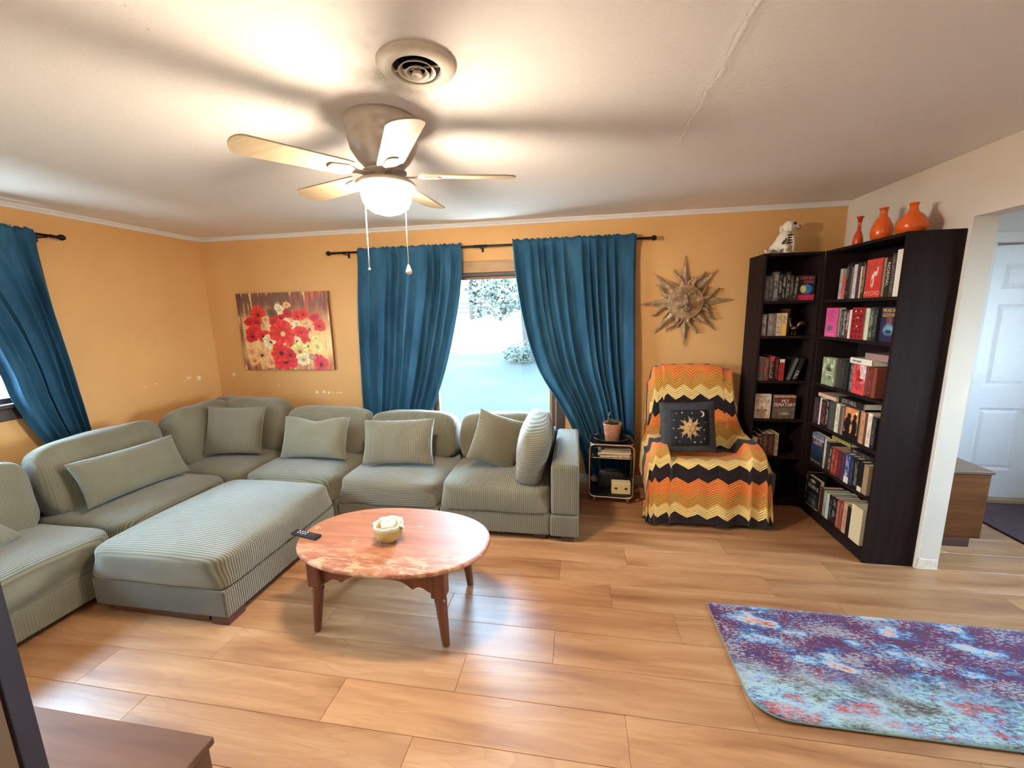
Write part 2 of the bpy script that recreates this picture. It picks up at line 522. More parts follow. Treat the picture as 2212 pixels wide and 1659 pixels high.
TEXTS = []
def lettering(body, size, mat, parent, mtx, name='lettering', sx=1.0, align='CENTER', shear=0.0):
    """flat raised letters; local x runs along the line, local y is up, z comes out of the surface"""
    cu = bpy.data.curves.new(name, 'FONT')
    cu.body = body; cu.size = size; cu.align_x = align; cu.align_y = 'CENTER'
    cu.extrude = 0.0003; cu.resolution_u = 2; cu.shear = shear; cu.space_line = 0.8
    o = bpy.data.objects.new(name, cu)
    COL.objects.link(o)
    TEXTS.append((o, mat, parent, mtx @ Matrix.Diagonal((sx, 1, 1, 1)), name))
def flush_text():
    bpy.context.view_layer.update()
    dg = bpy.context.evaluated_depsgraph_get()
    made = []
    for o, mat, parent, mtx, name in TEXTS:
        me = bpy.data.meshes.new_from_object(o.evaluated_get(dg))
        me.transform(mtx)
        made.append((me, mat, parent, name, o))
    for me, mat, parent, name, o in made:
        bpy.data.objects.remove(o)
        me.materials.clear()
        me.name = name
        link_mesh(name, me, mat, parent)
FRONT = Matrix(((1, 0, 0, 0), (0, 0, -1, 0), (0, 1, 0, 0), (0, 0, 0, 1)))   # letters standing up, facing -y

def cube_grid(n):
    idx = {}; V = []; F = []
    def P(p):
        k = tuple(round(c, 5) for c in p)
        if k not in idx:
            idx[k] = len(V); V.append(Vector(p))
        return idx[k]
    L = [math.sin(PI/2*(-1+2*i/n)) for i in range(n+1)]
    for ax in range(3):
        for sg in (-1, 1):
            for i in range(n):
                for j in range(n):
                    q = []
                    for a, b in ((i, j), (i+1, j), (i+1, j+1), (i, j+1)):
                        c = [0, 0, 0]; c[ax] = sg; c[(ax+1) % 3] = L[a]; c[(ax+2) % 3] = L[b]
                        q.append(P(c))
                    F.append(q if sg > 0 else q[::-1])
    return V, F
_CG = {n: cube_grid(n) for n in (10, 16, 22)}
def puff(w, d, h, k0=6.0, n=16, bulge=0.0, nz=0.006, seed=0.0, sag=None, freq=5.0, side=0.0, top_only=True):
    """soft cushion block: origin at the middle of its underside"""
    V0, F0 = _CG[n]
    V = []
    for p in V0:
        k = k0 if not top_only else k0+(20.0-k0)*min(1.0, max(0.0, (0.45-p.z)/1.2))**2
        s = (abs(p.x)**k+abs(p.y)**k+abs(p.z)**k)**(1/k)
        q = p/s
        x, y, z = q.x*w/2, q.y*d/2, q.z*h/2
        fx = max(0, 1-q.x*q.x); fy = max(0, 1-q.y*q.y); fz = max(0, 1-q.z*q.z)
        if q.z > 0 or not top_only: z += bulge*fx*fy*(1 if q.z > 0 else -1)*abs(q.z)
        x += side*fy*fz*q.x; y += side*fx*fz*q.y
        v = Vector((x, y, z+h/2))
        nn = mnoise.noise_vector(v*freq+Vector((seed*3.1, seed*7.7, seed)))
        v += nn*nz*2
        if sag: v.z += sag(q.x, q.y, q.z)
        if v.z < 0: v.z *= 0.2
        V.append(v)
    return V, F0
def pillow_mesh(w, h, t, n=26, seed=0.0, nz=0.005, pinch=0.07, dent=0.0, pw=0.42):
    """knife-edge throw pillow standing on its lower edge, front towards -y"""
    V = []; F = []
    L = [math.sin(PI/2*(-1+2*i/n)) for i in range(n+1)]
    def P(u, v, sgn):
        x = w/2*u*(1-pinch*u*u*(1-v*v)); z = h/2*v*(1-pinch*v*v*(1-u*u))
        b = ((1-u*u)*(1-v*v))
        y = -sgn*(t/2*b**pw+0.004*(b > 0))
        p = Vector((x, y, z+h/2))
        nn = mnoise.noise(Vector((x*7+seed*5, z*7, sgn+seed)))
        p.y += nn*nz*2*b**0.3
        if dent: p.z -= dent*math.exp(-(u/0.4)**2)*max(0, v)**2
        return p
    for sgn in (1, -1):
        base = len(V)
        for j in range(n+1):
            for i in range(n+1):
                V.append(P(L[i], L[j], sgn))
        for j in range(n):
            for i in range(n):
                a = base+j*(n+1)+i
                q = (a, a+1, a+n+2, a+n+1)
                F.append(q if sgn > 0 else q[::-1])
    return V, F
def soft(name, VF, mat, parent=None, loc=(0, 0, 0), rot=(0, 0, 0), merge=True):
    o = pydata(name, VF[0], VF[1], mat, parent, True, loc, rot)
    if merge:
        bm = bmesh.new(); bm.from_mesh(o.data)
        bmesh.ops.remove_doubles(bm, verts=bm.verts, dist=1e-5)
        bmesh.ops.recalc_face_normals(bm, faces=bm.faces)
        bm.to_mesh(o.data); bm.free()
    return o

# ================================================================== the setting
XR, XJ, HC = 5.836, 5.951, 2.4
WB = (2.36, 3.57, 0.45, 1.97)          # back window opening
WL = (-2.90, -1.50, 1.07, 2.05)        # left window opening (y, z)
V, F = slab(-0.15, XR+0.06, -0.3, HC+0.1, [WB], 0.0, 0.15, 'y')
wall_back = struct('wall_back', V, F, 'wall_orange', 'orange painted wall with the wide picture window', 'wall')
V, F = slab(-6.2, 0.15, -0.3, HC+0.1, [WL], -0.15, 0.0, 'x')
wall_left = struct('wall_left', V, F, 'wall_orange', 'orange painted wall behind the left run of the sofa', 'wall')
V, F = slab(-6.2, 0.0, 0.0, HC+0.1, [(-2.95, -1.09, -0.01, 2.055)], XR, XJ, 'x')
wall_right = struct('wall_right', V, F, 'wall_cream', 'cream wall with a wide opening beside the tall bookcase', 'wall')
V, F = slab(0.0, 2.785, 0.0, HC+0.1, [], -3.27, -3.24, 'y')
wall_front = struct('wall_front', V, F, 'wall_grey', 'thin greige partition with a dark edge strip', 'wall')
V, F = slab(XR+0.06, 8.05, -0.3, HC+0.1, [(6.86, 7.78, -0.01, 2.045)], 0.0, 0.15, 'y')
struct('wall_hall_back', V, F, 'wall_hall', 'pale hall wall around the white entry door', 'wall')
V, F = slab(-6.2, 0.0, -0.3, HC+0.1, [(-2.3, -1.2, 0.95, 1.95)], 7.9, 8.05, 'x')
struct('wall_hall_right', V, F, 'wall_hall', 'pale hall wall with an added daylight window', 'wall')
V, F = slab(-0.15, 8.05, -0.3, HC+0.1, [], -6.35, -6.2, 'y')
struct('wall_rear', V, F, 'wall_cream', 'cream wall of the room behind the opening', 'wall')
VC = (3.255, -2.313)          # air vent
V, F = slab(-0.15, 8.05, -6.35, 0.15, [(VC[0]-0.05, VC[0]+0.05, VC[1]-0.05, VC[1]+0.05)], HC, HC+0.12, 'z')
ceiling = struct('ceiling', V, F, 'ceiling', 'cream textured plaster ceiling with a mended crack', 'ceiling')
mb = MB()
mb.prism([(-6.95, 2.50), (0.75, 2.50), (0.75, 2.58), (-3.1, 4.35), (-6.95, 2.58)], -0.75, 8.6, 'yz')
tag(mb.build('roof', plain(92, 88, 86, 0.9)), 'shingled house roof over the rooms', 'roof', kind='structure')

# floor: a base with separate oak planks laid on it
V, F = slab(-0.15, 8.05, -6.35, 0.15, [], -0.12, -0.007, 'z')
floor = struct('floor', V, F, plain(120, 78, 50, 0.5), 'oak coloured laminate plank floor', 'floor')
PLW, PLL = 0.2022, 1.215
EDGE0 = -2.09
JOINTS = {-6: 4.76, -5: 5.31, -4: 3.673, -3: 3.972, -2: 4.289, -1: 3.672, 0: 3.263, 1: 2.76, 2: 3.159}
_pm = {}
def plank_mesh(L, Wd):
    k = (round(L, 4), round(Wd, 4))
    if k not in _pm:
        g = 0.0006
        c = 0.0010
        V = [(g, g, -0.007), (L-g, g, -0.007), (L-g, Wd-g, -0.007), (g, Wd-g, -0.007),
             (g, g, -c), (L-g, g, -c), (L-g, Wd-g, -c), (g, Wd-g, -c),
             (g+c, g+c, 0), (L-g-c, g+c, 0), (L-g-c, Wd-g-c, 0), (g+c, Wd-g-c, 0)]
        Fc = [(8, 9, 10, 11), (3, 2, 1, 0)]
        for a in range(4):
            b = (a+1) % 4
            Fc += [(a, b, 4+b, 4+a), (4+a, 4+b, 8+b, 8+a)]
        me = bpy.data.meshes.new('plank'); me.from_pydata(V, [], Fc); me.update()
        me.materials.append(M['floor'])
        _pm[k] = me
    return _pm[k]
rp = random.Random(3)
for row in range(-11, 11):
    y1 = EDGE0-PLW*row            # far edge of the row
    y0 = y1-PLW
    y1c = min(y1, 0.0)
    if y1c-y0 < 0.02: continue
    j = JOINTS.get(row, rp.uniform(3.0, 4.2))
    x = j
    while x > 0: x -= PLL
    while x < 7.9:
        a, b = max(x, 0.0), min(x+PLL, 7.9)
        if b-a > 0.02:
            o = bpy.data.objects.new('plank', plank_mesh(b-a, y1c-y0))
            COL.objects.link(o); o.parent = floor; o.location = (a, y0, 0)
        x += PLL

# mouldings
def moulding(name, pts_axis, label):
    prof = [(0, 0), (0.030, 0), (0.030, -0.006), (0.022, -0.014), (0.014, -0.020), (0.010, -0.032), (0, -0.036)]
    mb = MB()
    if pts_axis == 'x':
        mb.prism([(-p, HC+q) for p, q in prof], 0.0, XR, 'yz')
    else:
        mb.prism([(p, HC+q) for p, q in prof], -3.24, 0.0, 'xz')
    tag(mb.build(name, 'white_paint'), label, 'trim', kind='structure')
moulding('trim_1', 'x', 'narrow white cove moulding along the top of the window wall')
moulding('trim_2', 'y', 'narrow white cove moulding along the top of the left wall')
mb = MB(); mb.bbox(0.0, XR, -0.014, 0.0, 0.0, 0.085, 0.003)
tag(mb.build('baseboard_back', 'white_paint'), 'white baseboard at the foot of the window wall', 'baseboard', kind='structure')
mb = MB(); mb.bbox(0.0, 0.014, -3.24, -0.014, 0.0, 0.085, 0.003)
tag(mb.build('baseboard_left', 'white_paint'), 'white baseboard at the foot of the left wall', 'baseboard', kind='structure')
mb = MB(); mb.bbox(2.785, 2.797, -3.2705, -3.2395, 0.0, HC, 0.002)
tag(mb.build('trim_3', 'casing_dark'), 'dark edge strip of the thin partition nearest the viewer', 'trim', kind='structure')
# bare plaster at the foot and along the arris of the wall end
mb = MB()
mb.prism([(XR+0.004, 0.001), (XR+0.112, 0.003), (XR+0.108, 0.070), (XR+0.050, 0.066), (XR+0.010, 0.074)], -1.0935, -1.090, 'xz')
p = mb.build('bare_patch', plain(238, 226, 204, 0.9, var=0.15), wall_right); p['label'] = 'bare white plaster patch at the foot of the wall'
rc = random.Random(5)
poly = []
for i in range(26):
    z = 0.07+i*0.03
    poly.append((XR+0.003+rc.uniform(0.001, 0.007), z))
mb = MB(); mb.prism([(XR-0.0005, 0.06)]+poly+[(XR-0.0005, 0.85)], -1.0925, -1.0895, 'xz')
mb.build('worn_edge', plain(236, 224, 200, 0.9), wall_right)
# chips where the orange paint has come off
def chip(x, z, w, h, wall, axis, seed):
    r = random.Random(seed)
    n = 9
    poly = [(x+w/2*math.cos(2*PI*i/n)*r.uniform(0.6, 1.1), z+h/2*math.sin(2*PI*i/n)*r.uniform(0.6, 1.1)) for i in range(n)]
    mb = MB()
    if axis == 'y': mb.prism(poly, -0.0012, 0.0005, 'xz')
    else: mb.prism(poly, -0.0005, 0.0012, 'yz')
    mb.build('paint_chip', plain(238, 220, 186, 0.8), wall)
for i, (x, z, w, h) in enumerate([(1.129, 0.842, 0.035, 0.04), (1.21, 0.845, 0.05, 0.032), (1.26, 0.838, 0.03, 0.03), (1.30, 0.842, 0.02, 0.014), (1.35, 0.834, 0.03, 0.010), (1.39, 0.838, 0.05, 0.012), (0.70, 0.905, 0.03, 0.010), (0.18, 1.02, 0.05, 0.05)]):
    chip(x, z, w, h, wall_back, 'y', i)
for i, (y, z, w, h) in enumerate([(-0.235, 1.017, 0.05, 0.055), (-0.33, 1.035, 0.03, 0.03), (-0.355, 1.04, 0.02, 0.03), (-0.39, 1.02, 0.03, 0.008), (-0.66, 1.036, 0.05, 0.008), (-0.76, 1.02, 0.03, 0.008)]):
    chip(y, z, w, h, wall_left, 'x', 20+i)

# windows
def frame_rect(mb, u0, u1, v0, v1, t, d0, d1, plane):
    for a, b, c, d in ((u0, u1, v0, v0+t), (u0, u1, v1-t, v1), (u0, u0+t, v0+t, v1-t), (u1-t, u1, v0+t, v1-t)):
        if plane == 'y': mb.box(a, b, d0, d1, c, d)
        else: mb.box(d0, d1, a, b, c, d)
w1 = thing('window_1', 'wide picture window with wooden frame looking out on a lawn', 'window')
w1['kind'] = 'structure'
mb = MB(); frame_rect(mb, WB[0], WB[1], WB[2], WB[3], 0.035, 0.03, 0.10, 'y'); mb.build('frame', 'dark_trim', w1)
mb = MB(); frame_rect(mb, WB[0]+0.036, WB[1]-0.036, WB[2]+0.036, WB[3]-0.036, 0.022, 0.05, 0.085, 'y'); mb.build('sash', plain(150, 112, 84, 0.5), w1)
mb = MB(); mb.box(WB[0]+0.05, WB[1]-0.05, 0.064, 0.070, WB[2]+0.05, WB[3]-0.05); mb.build('pane', 'glass', w1)
mb = MB(); mb.bbox(WB[0]-0.09, WB[1]+0.09, -0.022, 0.02, WB[3]-0.005, WB[3]+0.10, 0.006); mb.build('header', 'pale_wood', w1)
mb = MB(); mb.bbox(WB[0]-0.09, WB[1]+0.09, -0.034, 0.02, WB[3]-0.030, WB[3]-0.004, 0.006); mb.build('header_bead', 'dark_trim', w1)
for a in (WB[0]-0.085, WB[1]+0.005):
    mb = MB(); mb.bbox(a, a+0.08, -0.020, 0.02, WB[2], WB[3]-0.032, 0.005); mb.build('side_casing', 'dark_trim', w1)
mb = MB(); mb.bbox(WB[0]-0.11, WB[1]+0.11, -0.05, 0.02, WB[2]-0.03, WB[2], 0.005); mb.build('sill', 'dark_trim', w1)
w2 = thing('window_2', 'window with dark wooden sill behind the single teal curtain', 'window')
w2['kind'] = 'structure'
mb = MB(); frame_rect(mb, WL[0], WL[1], WL[2], WL[3], 0.035, -0.10, -0.03, 'x'); mb.build('frame', 'dark_trim', w2)
mb = MB(); mb.box(-0.070, -0.064, WL[0]+0.034, WL[1]-0.034, WL[2]+0.034, WL[3]-0.034); mb.build('pane', 'glass', w2)
mb = MB(); mb.bbox(-0.02, 0.05, WL[0]-0.1, WL[1]+0.1, WL[2]-0.028, WL[2]+0.002, 0.006); mb.build('sill', 'dark_trim', w2)
mb = MB(); mb.bbox(0.0, 0.022, WL[0]-0.08, WL[1]+0.08, WL[2]-0.11, WL[2]-0.030, 0.006); mb.build('apron', 'dark_trim', w2)
for a in (WL[0]-0.08, WL[1]+0.002):
    mb = MB(); mb.bbox(0.0, 0.02, a, a+0.078, WL[2]+0.004, WL[3], 0.005); mb.build('side_casing', 'dark_trim', w2)
mb = MB(); mb.bbox(0.0, 0.022, WL[0]-0.09, WL[1]+0.09, WL[3]+0.002, WL[3]+0.09, 0.005); mb.build('header', 'dark_trim', w2)
w3 = thing('window_3', 'unseen hall window added to let daylight onto the entry', 'window')
w3['kind'] = 'structure'  # out of view, added as a daylight source for the hall
mb = MB(); frame_rect(mb, -2.3, -1.2, 0.95, 1.95, 0.04, 7.93, 8.0, 'x'); mb.build('frame', 'white_paint', w3)
mb = MB(); mb.box(7.962, 7.968, -2.261, -1.239, 0.989, 1.911); mb.build('pane', 'glass', w3)

# white six panel entry door in its frame
DX0, DX1 = 6.865, 7.775
d1 = thing('door_1', 'white six panel entry door in the hall', 'door', (DX0, 0.045, 0))
d1['kind'] = 'structure'
DW = DX1-DX0
cols = [(0.115, 0.415), (DW-0.415, DW-0.115)]
rows_ = [(0.245, 0.770), (0.945, 1.590), (1.705, 1.895)]
V, F = slab(0, DW, 0.012, 2.03, [(a, b, c, d) for a, b in cols for c, d in rows_], 0.0, 0.04, 'y')
mb = MB(); mb.add(V, F); mb.build('leaf', 'door_white', d1)
for a, b in cols:
    for c, d in rows_:
        mb = MB()
        y = 0.012
        o_, i_ = (a, b, c, d), (a+0.022, b-0.022, c+0.022, d-0.022)
        j_ = (a+0.045, b-0.045, c+0.045, d-0.045)
        def ring(q, yy): return [(q[0], yy, q[2]), (q[1], yy, q[2]), (q[1], yy, q[3]), (q[0], yy, q[3])]
        vs = ring(o_, 0.0)+ring(i_, 0.013)+ring(j_, 0.004)
        fs = [(k, (k+1) % 4, 4+(k+1) % 4, 4+k) for k in range(4)]+[(4+k, 4+(k+1) % 4, 8+(k+1) % 4, 8+k) for k in range(4)]+[(8, 9, 10, 11)]
        mb.add(vs, fs); mb.build('panel', 'door_white', d1)
mb = MB(); mb.lathe([(0.028, 0), (0.028, 0.006), (0.010, 0.010), (0.010, 0.03), (0.026, 0.045), (0.024, 0.06), (0.0, 0.066)], 16, m=Matrix.Translation((DW-0.07, 0, 0.95)) @ Matrix.Rotation(PI/2, 4, 'X'))
mb.build('knob', 'brass', d1)
mb = MB(); mb.box(-0.003, DW+0.003, -0.004, 0.05, 2.032, 2.043); mb.build('weatherstrip', plain(150, 132, 110), d1)
mb = MB(); mb.bbox(6.86, 7.78, -0.02, 0.12, 0.0, 0.011, 0.003)
tag(mb.build('trim_4', plain(170, 146, 118, 0.5)), 'tan threshold strip under the entry door', 'trim', kind='structure')
for i, (a, b, c, d) in enumerate(((6.785, 6.858, 0, 2.045), (7.782, 7.855, 0, 2.045), (6.785, 7.855, 2.047, 2.12))):
    mb = MB(); mb.bbox(a, b, -0.018, 0.0, c, d, 0.004)
    tag(mb.build('trim_%d' % (5+i), 'wall_hall'), ['white casing on the hinge side of the entry door', 'white casing on the knob side of the entry door', 'white head casing above the entry door'][i], 'trim', kind='structure')

# unseen globe lamp, added behind the viewer to brighten the ceiling
gl_ = thing('fill_globe', 'unseen white globe added as fill light behind the viewer', 'lamp', (4.4, -5.2, HC))
mb = MB(); mb.lathe([(0.0, 0.0), (0.08, 0.0), (0.08, -0.02), (0.05, -0.035), (0.0, -0.035)], 24); mb.build('ceiling_plate', 'fan_metal', gl_)
tl = NT('fill_globe_glow'); el = tl.n('ShaderNodeEmission'); el.inputs[0].default_value = REAR_FILL_COL+(1,); el.inputs[1].default_value = REAR_FILL_STRENGTH; tl.l(el.outputs[0], tl.out.inputs[0])
mb = MB(); mb.sphere((0, 0, -0.14), 0.11, 14, 8); mb.build('globe', tl.m, gl_)

# ================================================================== outdoors
def ground_z(x, y):
    z = -0.45
    if y > 9: z += (y-9)*0.107
    return z+0.10*mnoise.noise(Vector((x*0.15, y*0.15, 2)))
def mat_lawn():
    t = NT('sunlit_lawn')
    o = t.obj()
    a = t.noise(o, 0.35, 4, 0.6)
    b = t.noise(o, 9, 5, 0.7)
    col = t.ramp(a, [(0.3, rgb(16, 21, 19)), (0.55, rgb(23, 27, 25)), (0.7, rgb(30, 33, 33))])
    col = t.mix(t.math('MULTIPLY', t.math('SUBTRACT', b, 0.45, clamp=True), 1.6, clamp=True), col, rgb(12, 18, 16))
    sx = t.n('ShaderNodeSeparateXYZ'); t.l(o, sx.inputs[0])
    far = t.math('MULTIPLY', t.math('SUBTRACT', sx.outputs[1], 12.5), 0.5, clamp=True)
    litter = t.ramp(t.noise(o, 6, 5, 0.75), [(0.35, rgb(20, 18, 19)), (0.6, rgb(72, 70, 69))])
    col = t.mix(t.math('MULTIPLY', far, 0.85), col, litter)
    return t.set(color=col, rough=0.95, spec=0.1)
xs = np.linspace(-45, 45, 61); ys = np.linspace(-14, 60, 61)
V = [(x, y, ground_z(x, y)) for y in ys for x in xs]
F = [(j*61+i, j*61+i+1, (j+1)*61+i+1, (j+1)*61+i) for j in range(60) for i in range(60)]
# leave the ground open under the house
F = [f for f in F if not (-1.5 < sum(V[k][0] for k in f)/4 < 9.0 and -7.5 < sum(V[k][1] for k in f)/4 < 0.2)]
lawn = pydata('lawn', V, F, mat_lawn(), None, True)
tag(lawn, 'pale sunlit lawn sloping up behind the house', 'lawn', kind='structure')

def mat_leaf(name, a, b):
    t = NT(name)
    rn = t.noise(t.obj(), 3, 3, 0.6)
    return t.set(color=t.ramp(rn, [(0.3, rgb(*a)), (0.7, rgb(*b))]), rough=0.7, spec=0.2)
M['leaf_a'] = mat_leaf('soft_green_leaves', (7, 14, 11), (16, 25, 20))
M['leaf_b'] = mat_leaf('deep_green_leaves', (8, 18, 14), (18, 30, 22))
M['bark'] = plain(20, 18, 17, 0.9, var=0.3, scale=12)
def foliage(n, blobs, size, seed):
    r = random.Random(seed)
    mb = MB()
    for _ in range(n):
        c, rad = r.choice(blobs)
        d = Vector((r.gauss(0, 1), r.gauss(0, 1), r.gauss(0, 1))).normalized()*rad*r.uniform(0.45, 1.0)**0.5
        d.z *= 0.8
        p = Vector(c)+d
        u = Vector((r.gauss(0, 1), r.gauss(0, 1), r.gauss(0, 0.6))).normalized()
        w = u.orthogonal().normalized()
        s = size*r.uniform(0.6, 1.3)
        mb.add([p-u*s, p+w*s*0.45, p+u*s, p-w*s*0.45], [(0, 1, 2, 3)])
    return mb
def tree(x, y, h, spread, label, seed, n=1500, size=0.16, low=0.35, mat='leaf_a'):
    r = random.Random(seed)
    z = ground_z(x, y)
    t = thing('tree', label, 'tree', (x, y, z), group='trees beyond the lawn')
    pts = [(0, 0, -0.2), (0.05*h*r.uniform(-1, 1), 0.05*h*r.uniform(-1, 1), h*0.3), (0.06*h*r.uniform(-1, 1), 0.05*h, h*0.62)]
    MB().tube(pts, 0.2, 8, radii=[0.045*h*0.6, 0.03*h*0.6, 0.012*h]).build('trunk', 'bark', t)
    blobs = []
    for k in range(9):
        a = 2*PI*k/9+r.uniform(-0.3, 0.3)
        q = spread*r.uniform(0.3, 0.8)
        blobs.append(((q*math.cos(a), q*math.sin(a), h*r.uniform(low, 0.9)), spread*r.uniform(0.35, 0.55)))
    blobs.append(((0, 0, h*0.85), spread*0.6))
    foliage(n, blobs, size, seed).build('crown', mat, t, fix=False)
    return t
tree(-3.5, 24, 6.5, 2.6, 'broad leafy tree beyond the fence at the left of the window view', 1, 2600)
tree(0.1, 27, 7.5, 3.0, 'tall pale tree beyond the fence in the middle of the window view', 2, 2600)
tree(-9.5, 27, 7, 3.2, 'leafy tree beyond the fence hidden by the left curtain', 3, 1400)
tree(1.75, 12.5, 5.2, 2.0, 'near tree with drooping branches beside the right curtain', 4, 2400, 0.12, 0.36, 'leaf_b')
tree(6.5, 25, 7, 3.0, 'leafy tree beyond the fence hidden by the right curtain', 5, 1400)
tree(-9, -1.0, 5, 2.2, 'leafy tree outside the window with the dark sill', 6, 1600, 0.16, 0.2)
def bush(x, y, rad, label, seed):
    t = thing('bush', label, 'bush', (x, y, ground_z(x, y)), group='bushes on the lawn')
    blobs = [((rad*0.6*math.cos(k), rad*0.6*math.sin(k), rad*0.35), rad*0.5) for k in range(6)]+[((0, 0, rad*0.55), rad*0.6)]
    foliage(900, blobs, 0.07, seed).build('leaves', 'leaf_b', t, fix=False)
    mb = MB()
    mb.tube([(0, 0, -0.1), (0.02, 0, rad*0.5)], 0.03, 6).build('stem', 'bark', t)
bush(1.75, 11.2, 0.75, 'low green bush at the foot of the near tree', 9)
bush(-4.6, -0.6, 0.8, 'low green bush outside the window with the dark sill', 10)
fence = thing('fence', 'grey board fence along the far edge of the lawn', 'fence', (0, 26.5, 0))
fm = plain(14, 17, 22, 0.8)
for k in range(14):
    x = -13+k*1.9
    mb = MB(); mb.box(x-0.06, x+0.06, -0.06, 0.06, ground_z(x, 26.5)-0.2, ground_z(x, 26.5)+1.0); mb.build('post', fm, fence)
for k in range(13):
    x = -13+k*1.9
    for hz in (0.25, 0.58, 0.88):
        z0, z1 = ground_z(x, 26.5)+hz, ground_z(x+1.9, 26.5)+hz
        mb = MB()
        mb.add([(x, -0.03, z0-0.07), (x+1.9, -0.03, z1-0.07), (x+1.9, -0.03, z1+0.07), (x, -0.03, z0+0.07), (x, -0.061, z0-0.07), (x+1.9, -0.061, z1-0.07), (x+1.9, -0.061, z1+0.07), (x, -0.061, z0+0.07)],
               [(0, 1, 2, 3), (4, 5, 6, 7), (0, 1, 5, 4), (1, 2, 6, 5), (2, 3, 7, 6), (3, 0, 4, 7)])
        mb.build('rail', fm, fence)

# ================================================================== sectional sofa
def feet(parent, spots, h=0.05):
    for x, y in spots:
        mb = MB(); mb.bbox(x-0.045, x+0.045, y-0.045, y+0.045, 0.0, h, 0.003)
        mb.build('foot', 'foot', parent)
def tilt(ax, ang, loc):
    return Matrix.Translation(loc) @ Matrix.Rotation(ang, 4, ax)
def moved(VF, m):
    return [m @ v for v in VF[0]], VF[1]
def seat_sag(a):
    return lambda x, y, z: (-a*math.exp(-(x*x+y*y)*1.2) if z > 0 else 0)
def sofa_module(name, label, x0, x1, y0, y1, facing, seat_mat, back_mat, seed, arm=False, seat_h=0.43, base_mat='cord_x', backs=1, back_lo=0.0, back_hi=0.0, lean=0.20, topz=0.80):
    """facing 'y': back stands on the +y side; facing 'x': back stands on the -x side"""
    t = thing(name, label, 'sofa', (0, 0, 0), group='corduroy sectional modules')
    w, d = x1-x0, y1-y0
    cx, cy = (x0+x1)/2, (y0+y1)/2
    fr = 0.16
    mb = MB(); mb.bbox(x0+0.004, x1-0.004, y0+0.012, y1-0.004, 0.045, 0.215, 0.016, seg=3); mb.build('base', base_mat, t)
    if facing == 'y':
        mb = MB(); mb.bbox(x0+0.004, x1-0.004, y1-fr, y1, 0.20, 0.60, 0.03, seg=3); mb.build('back_frame', 'cord_x', t)
        sy0, sy1 = y0, y1-fr
        VF = puff(w-0.018, sy1-sy0, 0.195, 7, 22, 0.040, 0.004, seed, None, 4, 0.008)
        soft('seat_cushion', moved(VF, Matrix.Translation((cx, (sy0+sy1)/2, 0.205))), seat_mat, t)
        bw = (w-0.01+back_hi-back_lo)/backs
        for k in range(backs):
            VF = puff(bw-0.05, 0.22, topz-0.36, 6.5, 22, 0.02, 0.007, seed+5+k, None, 5, 0.022, False)
            soft('back_cushion', moved(VF, tilt('X', -lean, (x0+back_lo+0.005+bw*(k+0.5), y1-fr-0.17, 0.375))), back_mat, t)
    else:
        mb = MB(); mb.bbox(x0, x0+fr, y0+0.004, y1-0.004, 0.20, 0.60, 0.03, seg=3); mb.build('back_frame', 'cord_y', t)
        sx0, sx1 = x0+fr, x1
        VF = puff(sx1-sx0, d-0.018, 0.195, 7, 22, 0.040, 0.004, seed, None, 4, 0.008)
        soft('seat_cushion', moved(VF, Matrix.Translation(((sx0+sx1)/2, cy, 0.205))), seat_mat, t)
        VF = puff(0.22, d-0.06, topz-0.36, 6.0, 22, 0.02, 0.008, seed+5, None, 5, 0.022, False)
        soft('back_cushion', moved(VF, tilt('Y', -lean, (x0+fr+0.17, cy, 0.375))), back_mat, t)
    feet(t, ((x0+0.08, y0+0.09), (x1-0.08, y0+0.09), (x0+0.08, y1-0.07), (x1-0.08, y1-0.07)))
    return t
YB = -0.17
sofa_module('sofa_module', 'sage corduroy seat against the left wall, nearest the viewer', 0.18, 1.07, -2.70, -1.885, 'x', 'cord_x', 'soft_y', 1, base_mat='soft_y', lean=0.22, topz=0.80)
sofa_module('sofa_module', 'sage corduroy seat on the left wall holding the long lumbar pillow', 0.18, 1.07, -1.88, -1.075, 'x', 'cord_x', 'soft_y', 2, base_mat='soft_y', lean=0.20, topz=0.82)
# corner module: backs on two sides
t = thing('sofa_module', 'sage corduroy corner seat of the sectional', 'sofa', group='corduroy sectional modules')
mb = MB(); mb.bbox(0.18, 1.135, -1.07, YB, 0.045, 0.215, 0.016, seg=3); mb.build('base', 'cord_y', t)
mb = MB(); mb.bbox(0.18, 1.135, YB-0.16, YB, 0.2, 0.60, 0.03, seg=3); mb.build('back_frame', 'cord_x', t)
mb = MB(); mb.bbox(0.18, 0.34, -1.07, YB-0.165, 0.2, 0.60, 0.03, seg=3); mb.build('back_frame', 'cord_y', t)
soft('seat_cushion', moved(puff(0.79, 0.74, 0.195, 7, 22, 0.035, 0.004, 3, None, 4, 0.008), Matrix.Translation((0.735, -0.70, 0.205))), 'soft_y', t)
soft('back_cushion', moved(puff(0.22, 0.60, 0.47, 5.5, 22, 0.03, 0.009, 31, None, 5, 0.04, False), tilt('Y', -0.18, (0.52, -0.71, 0.375))), 'soft_y', t)
soft('back_cushion', moved(puff(0.66, 0.24, 0.47, 5.5, 22, 0.03, 0.008, 32, None, 5, 0.04, False), tilt('X', -0.14, (0.775, -0.47, 0.375))), 'soft_x', t)
soft('back_cushion', moved(puff(0.30, 0.22, 0.47, 5.5, 22, 0.03, 0.008, 33, None, 5, 0.03, False), tilt('X', -0.10, (0.47, -0.43, 0.375))), 'soft_x', t)
feet(t, ((0.27, -0.98), (1.05, -0.98), (1.05, -0.25), (0.27, -0.25)))
sofa_module('sofa_module', 'sage corduroy seat under the poppy picture between corner and window', 1.14, 1.965, -1.09, YB, 'y', 'cord_y', 'soft_x', 4, topz=0.775)
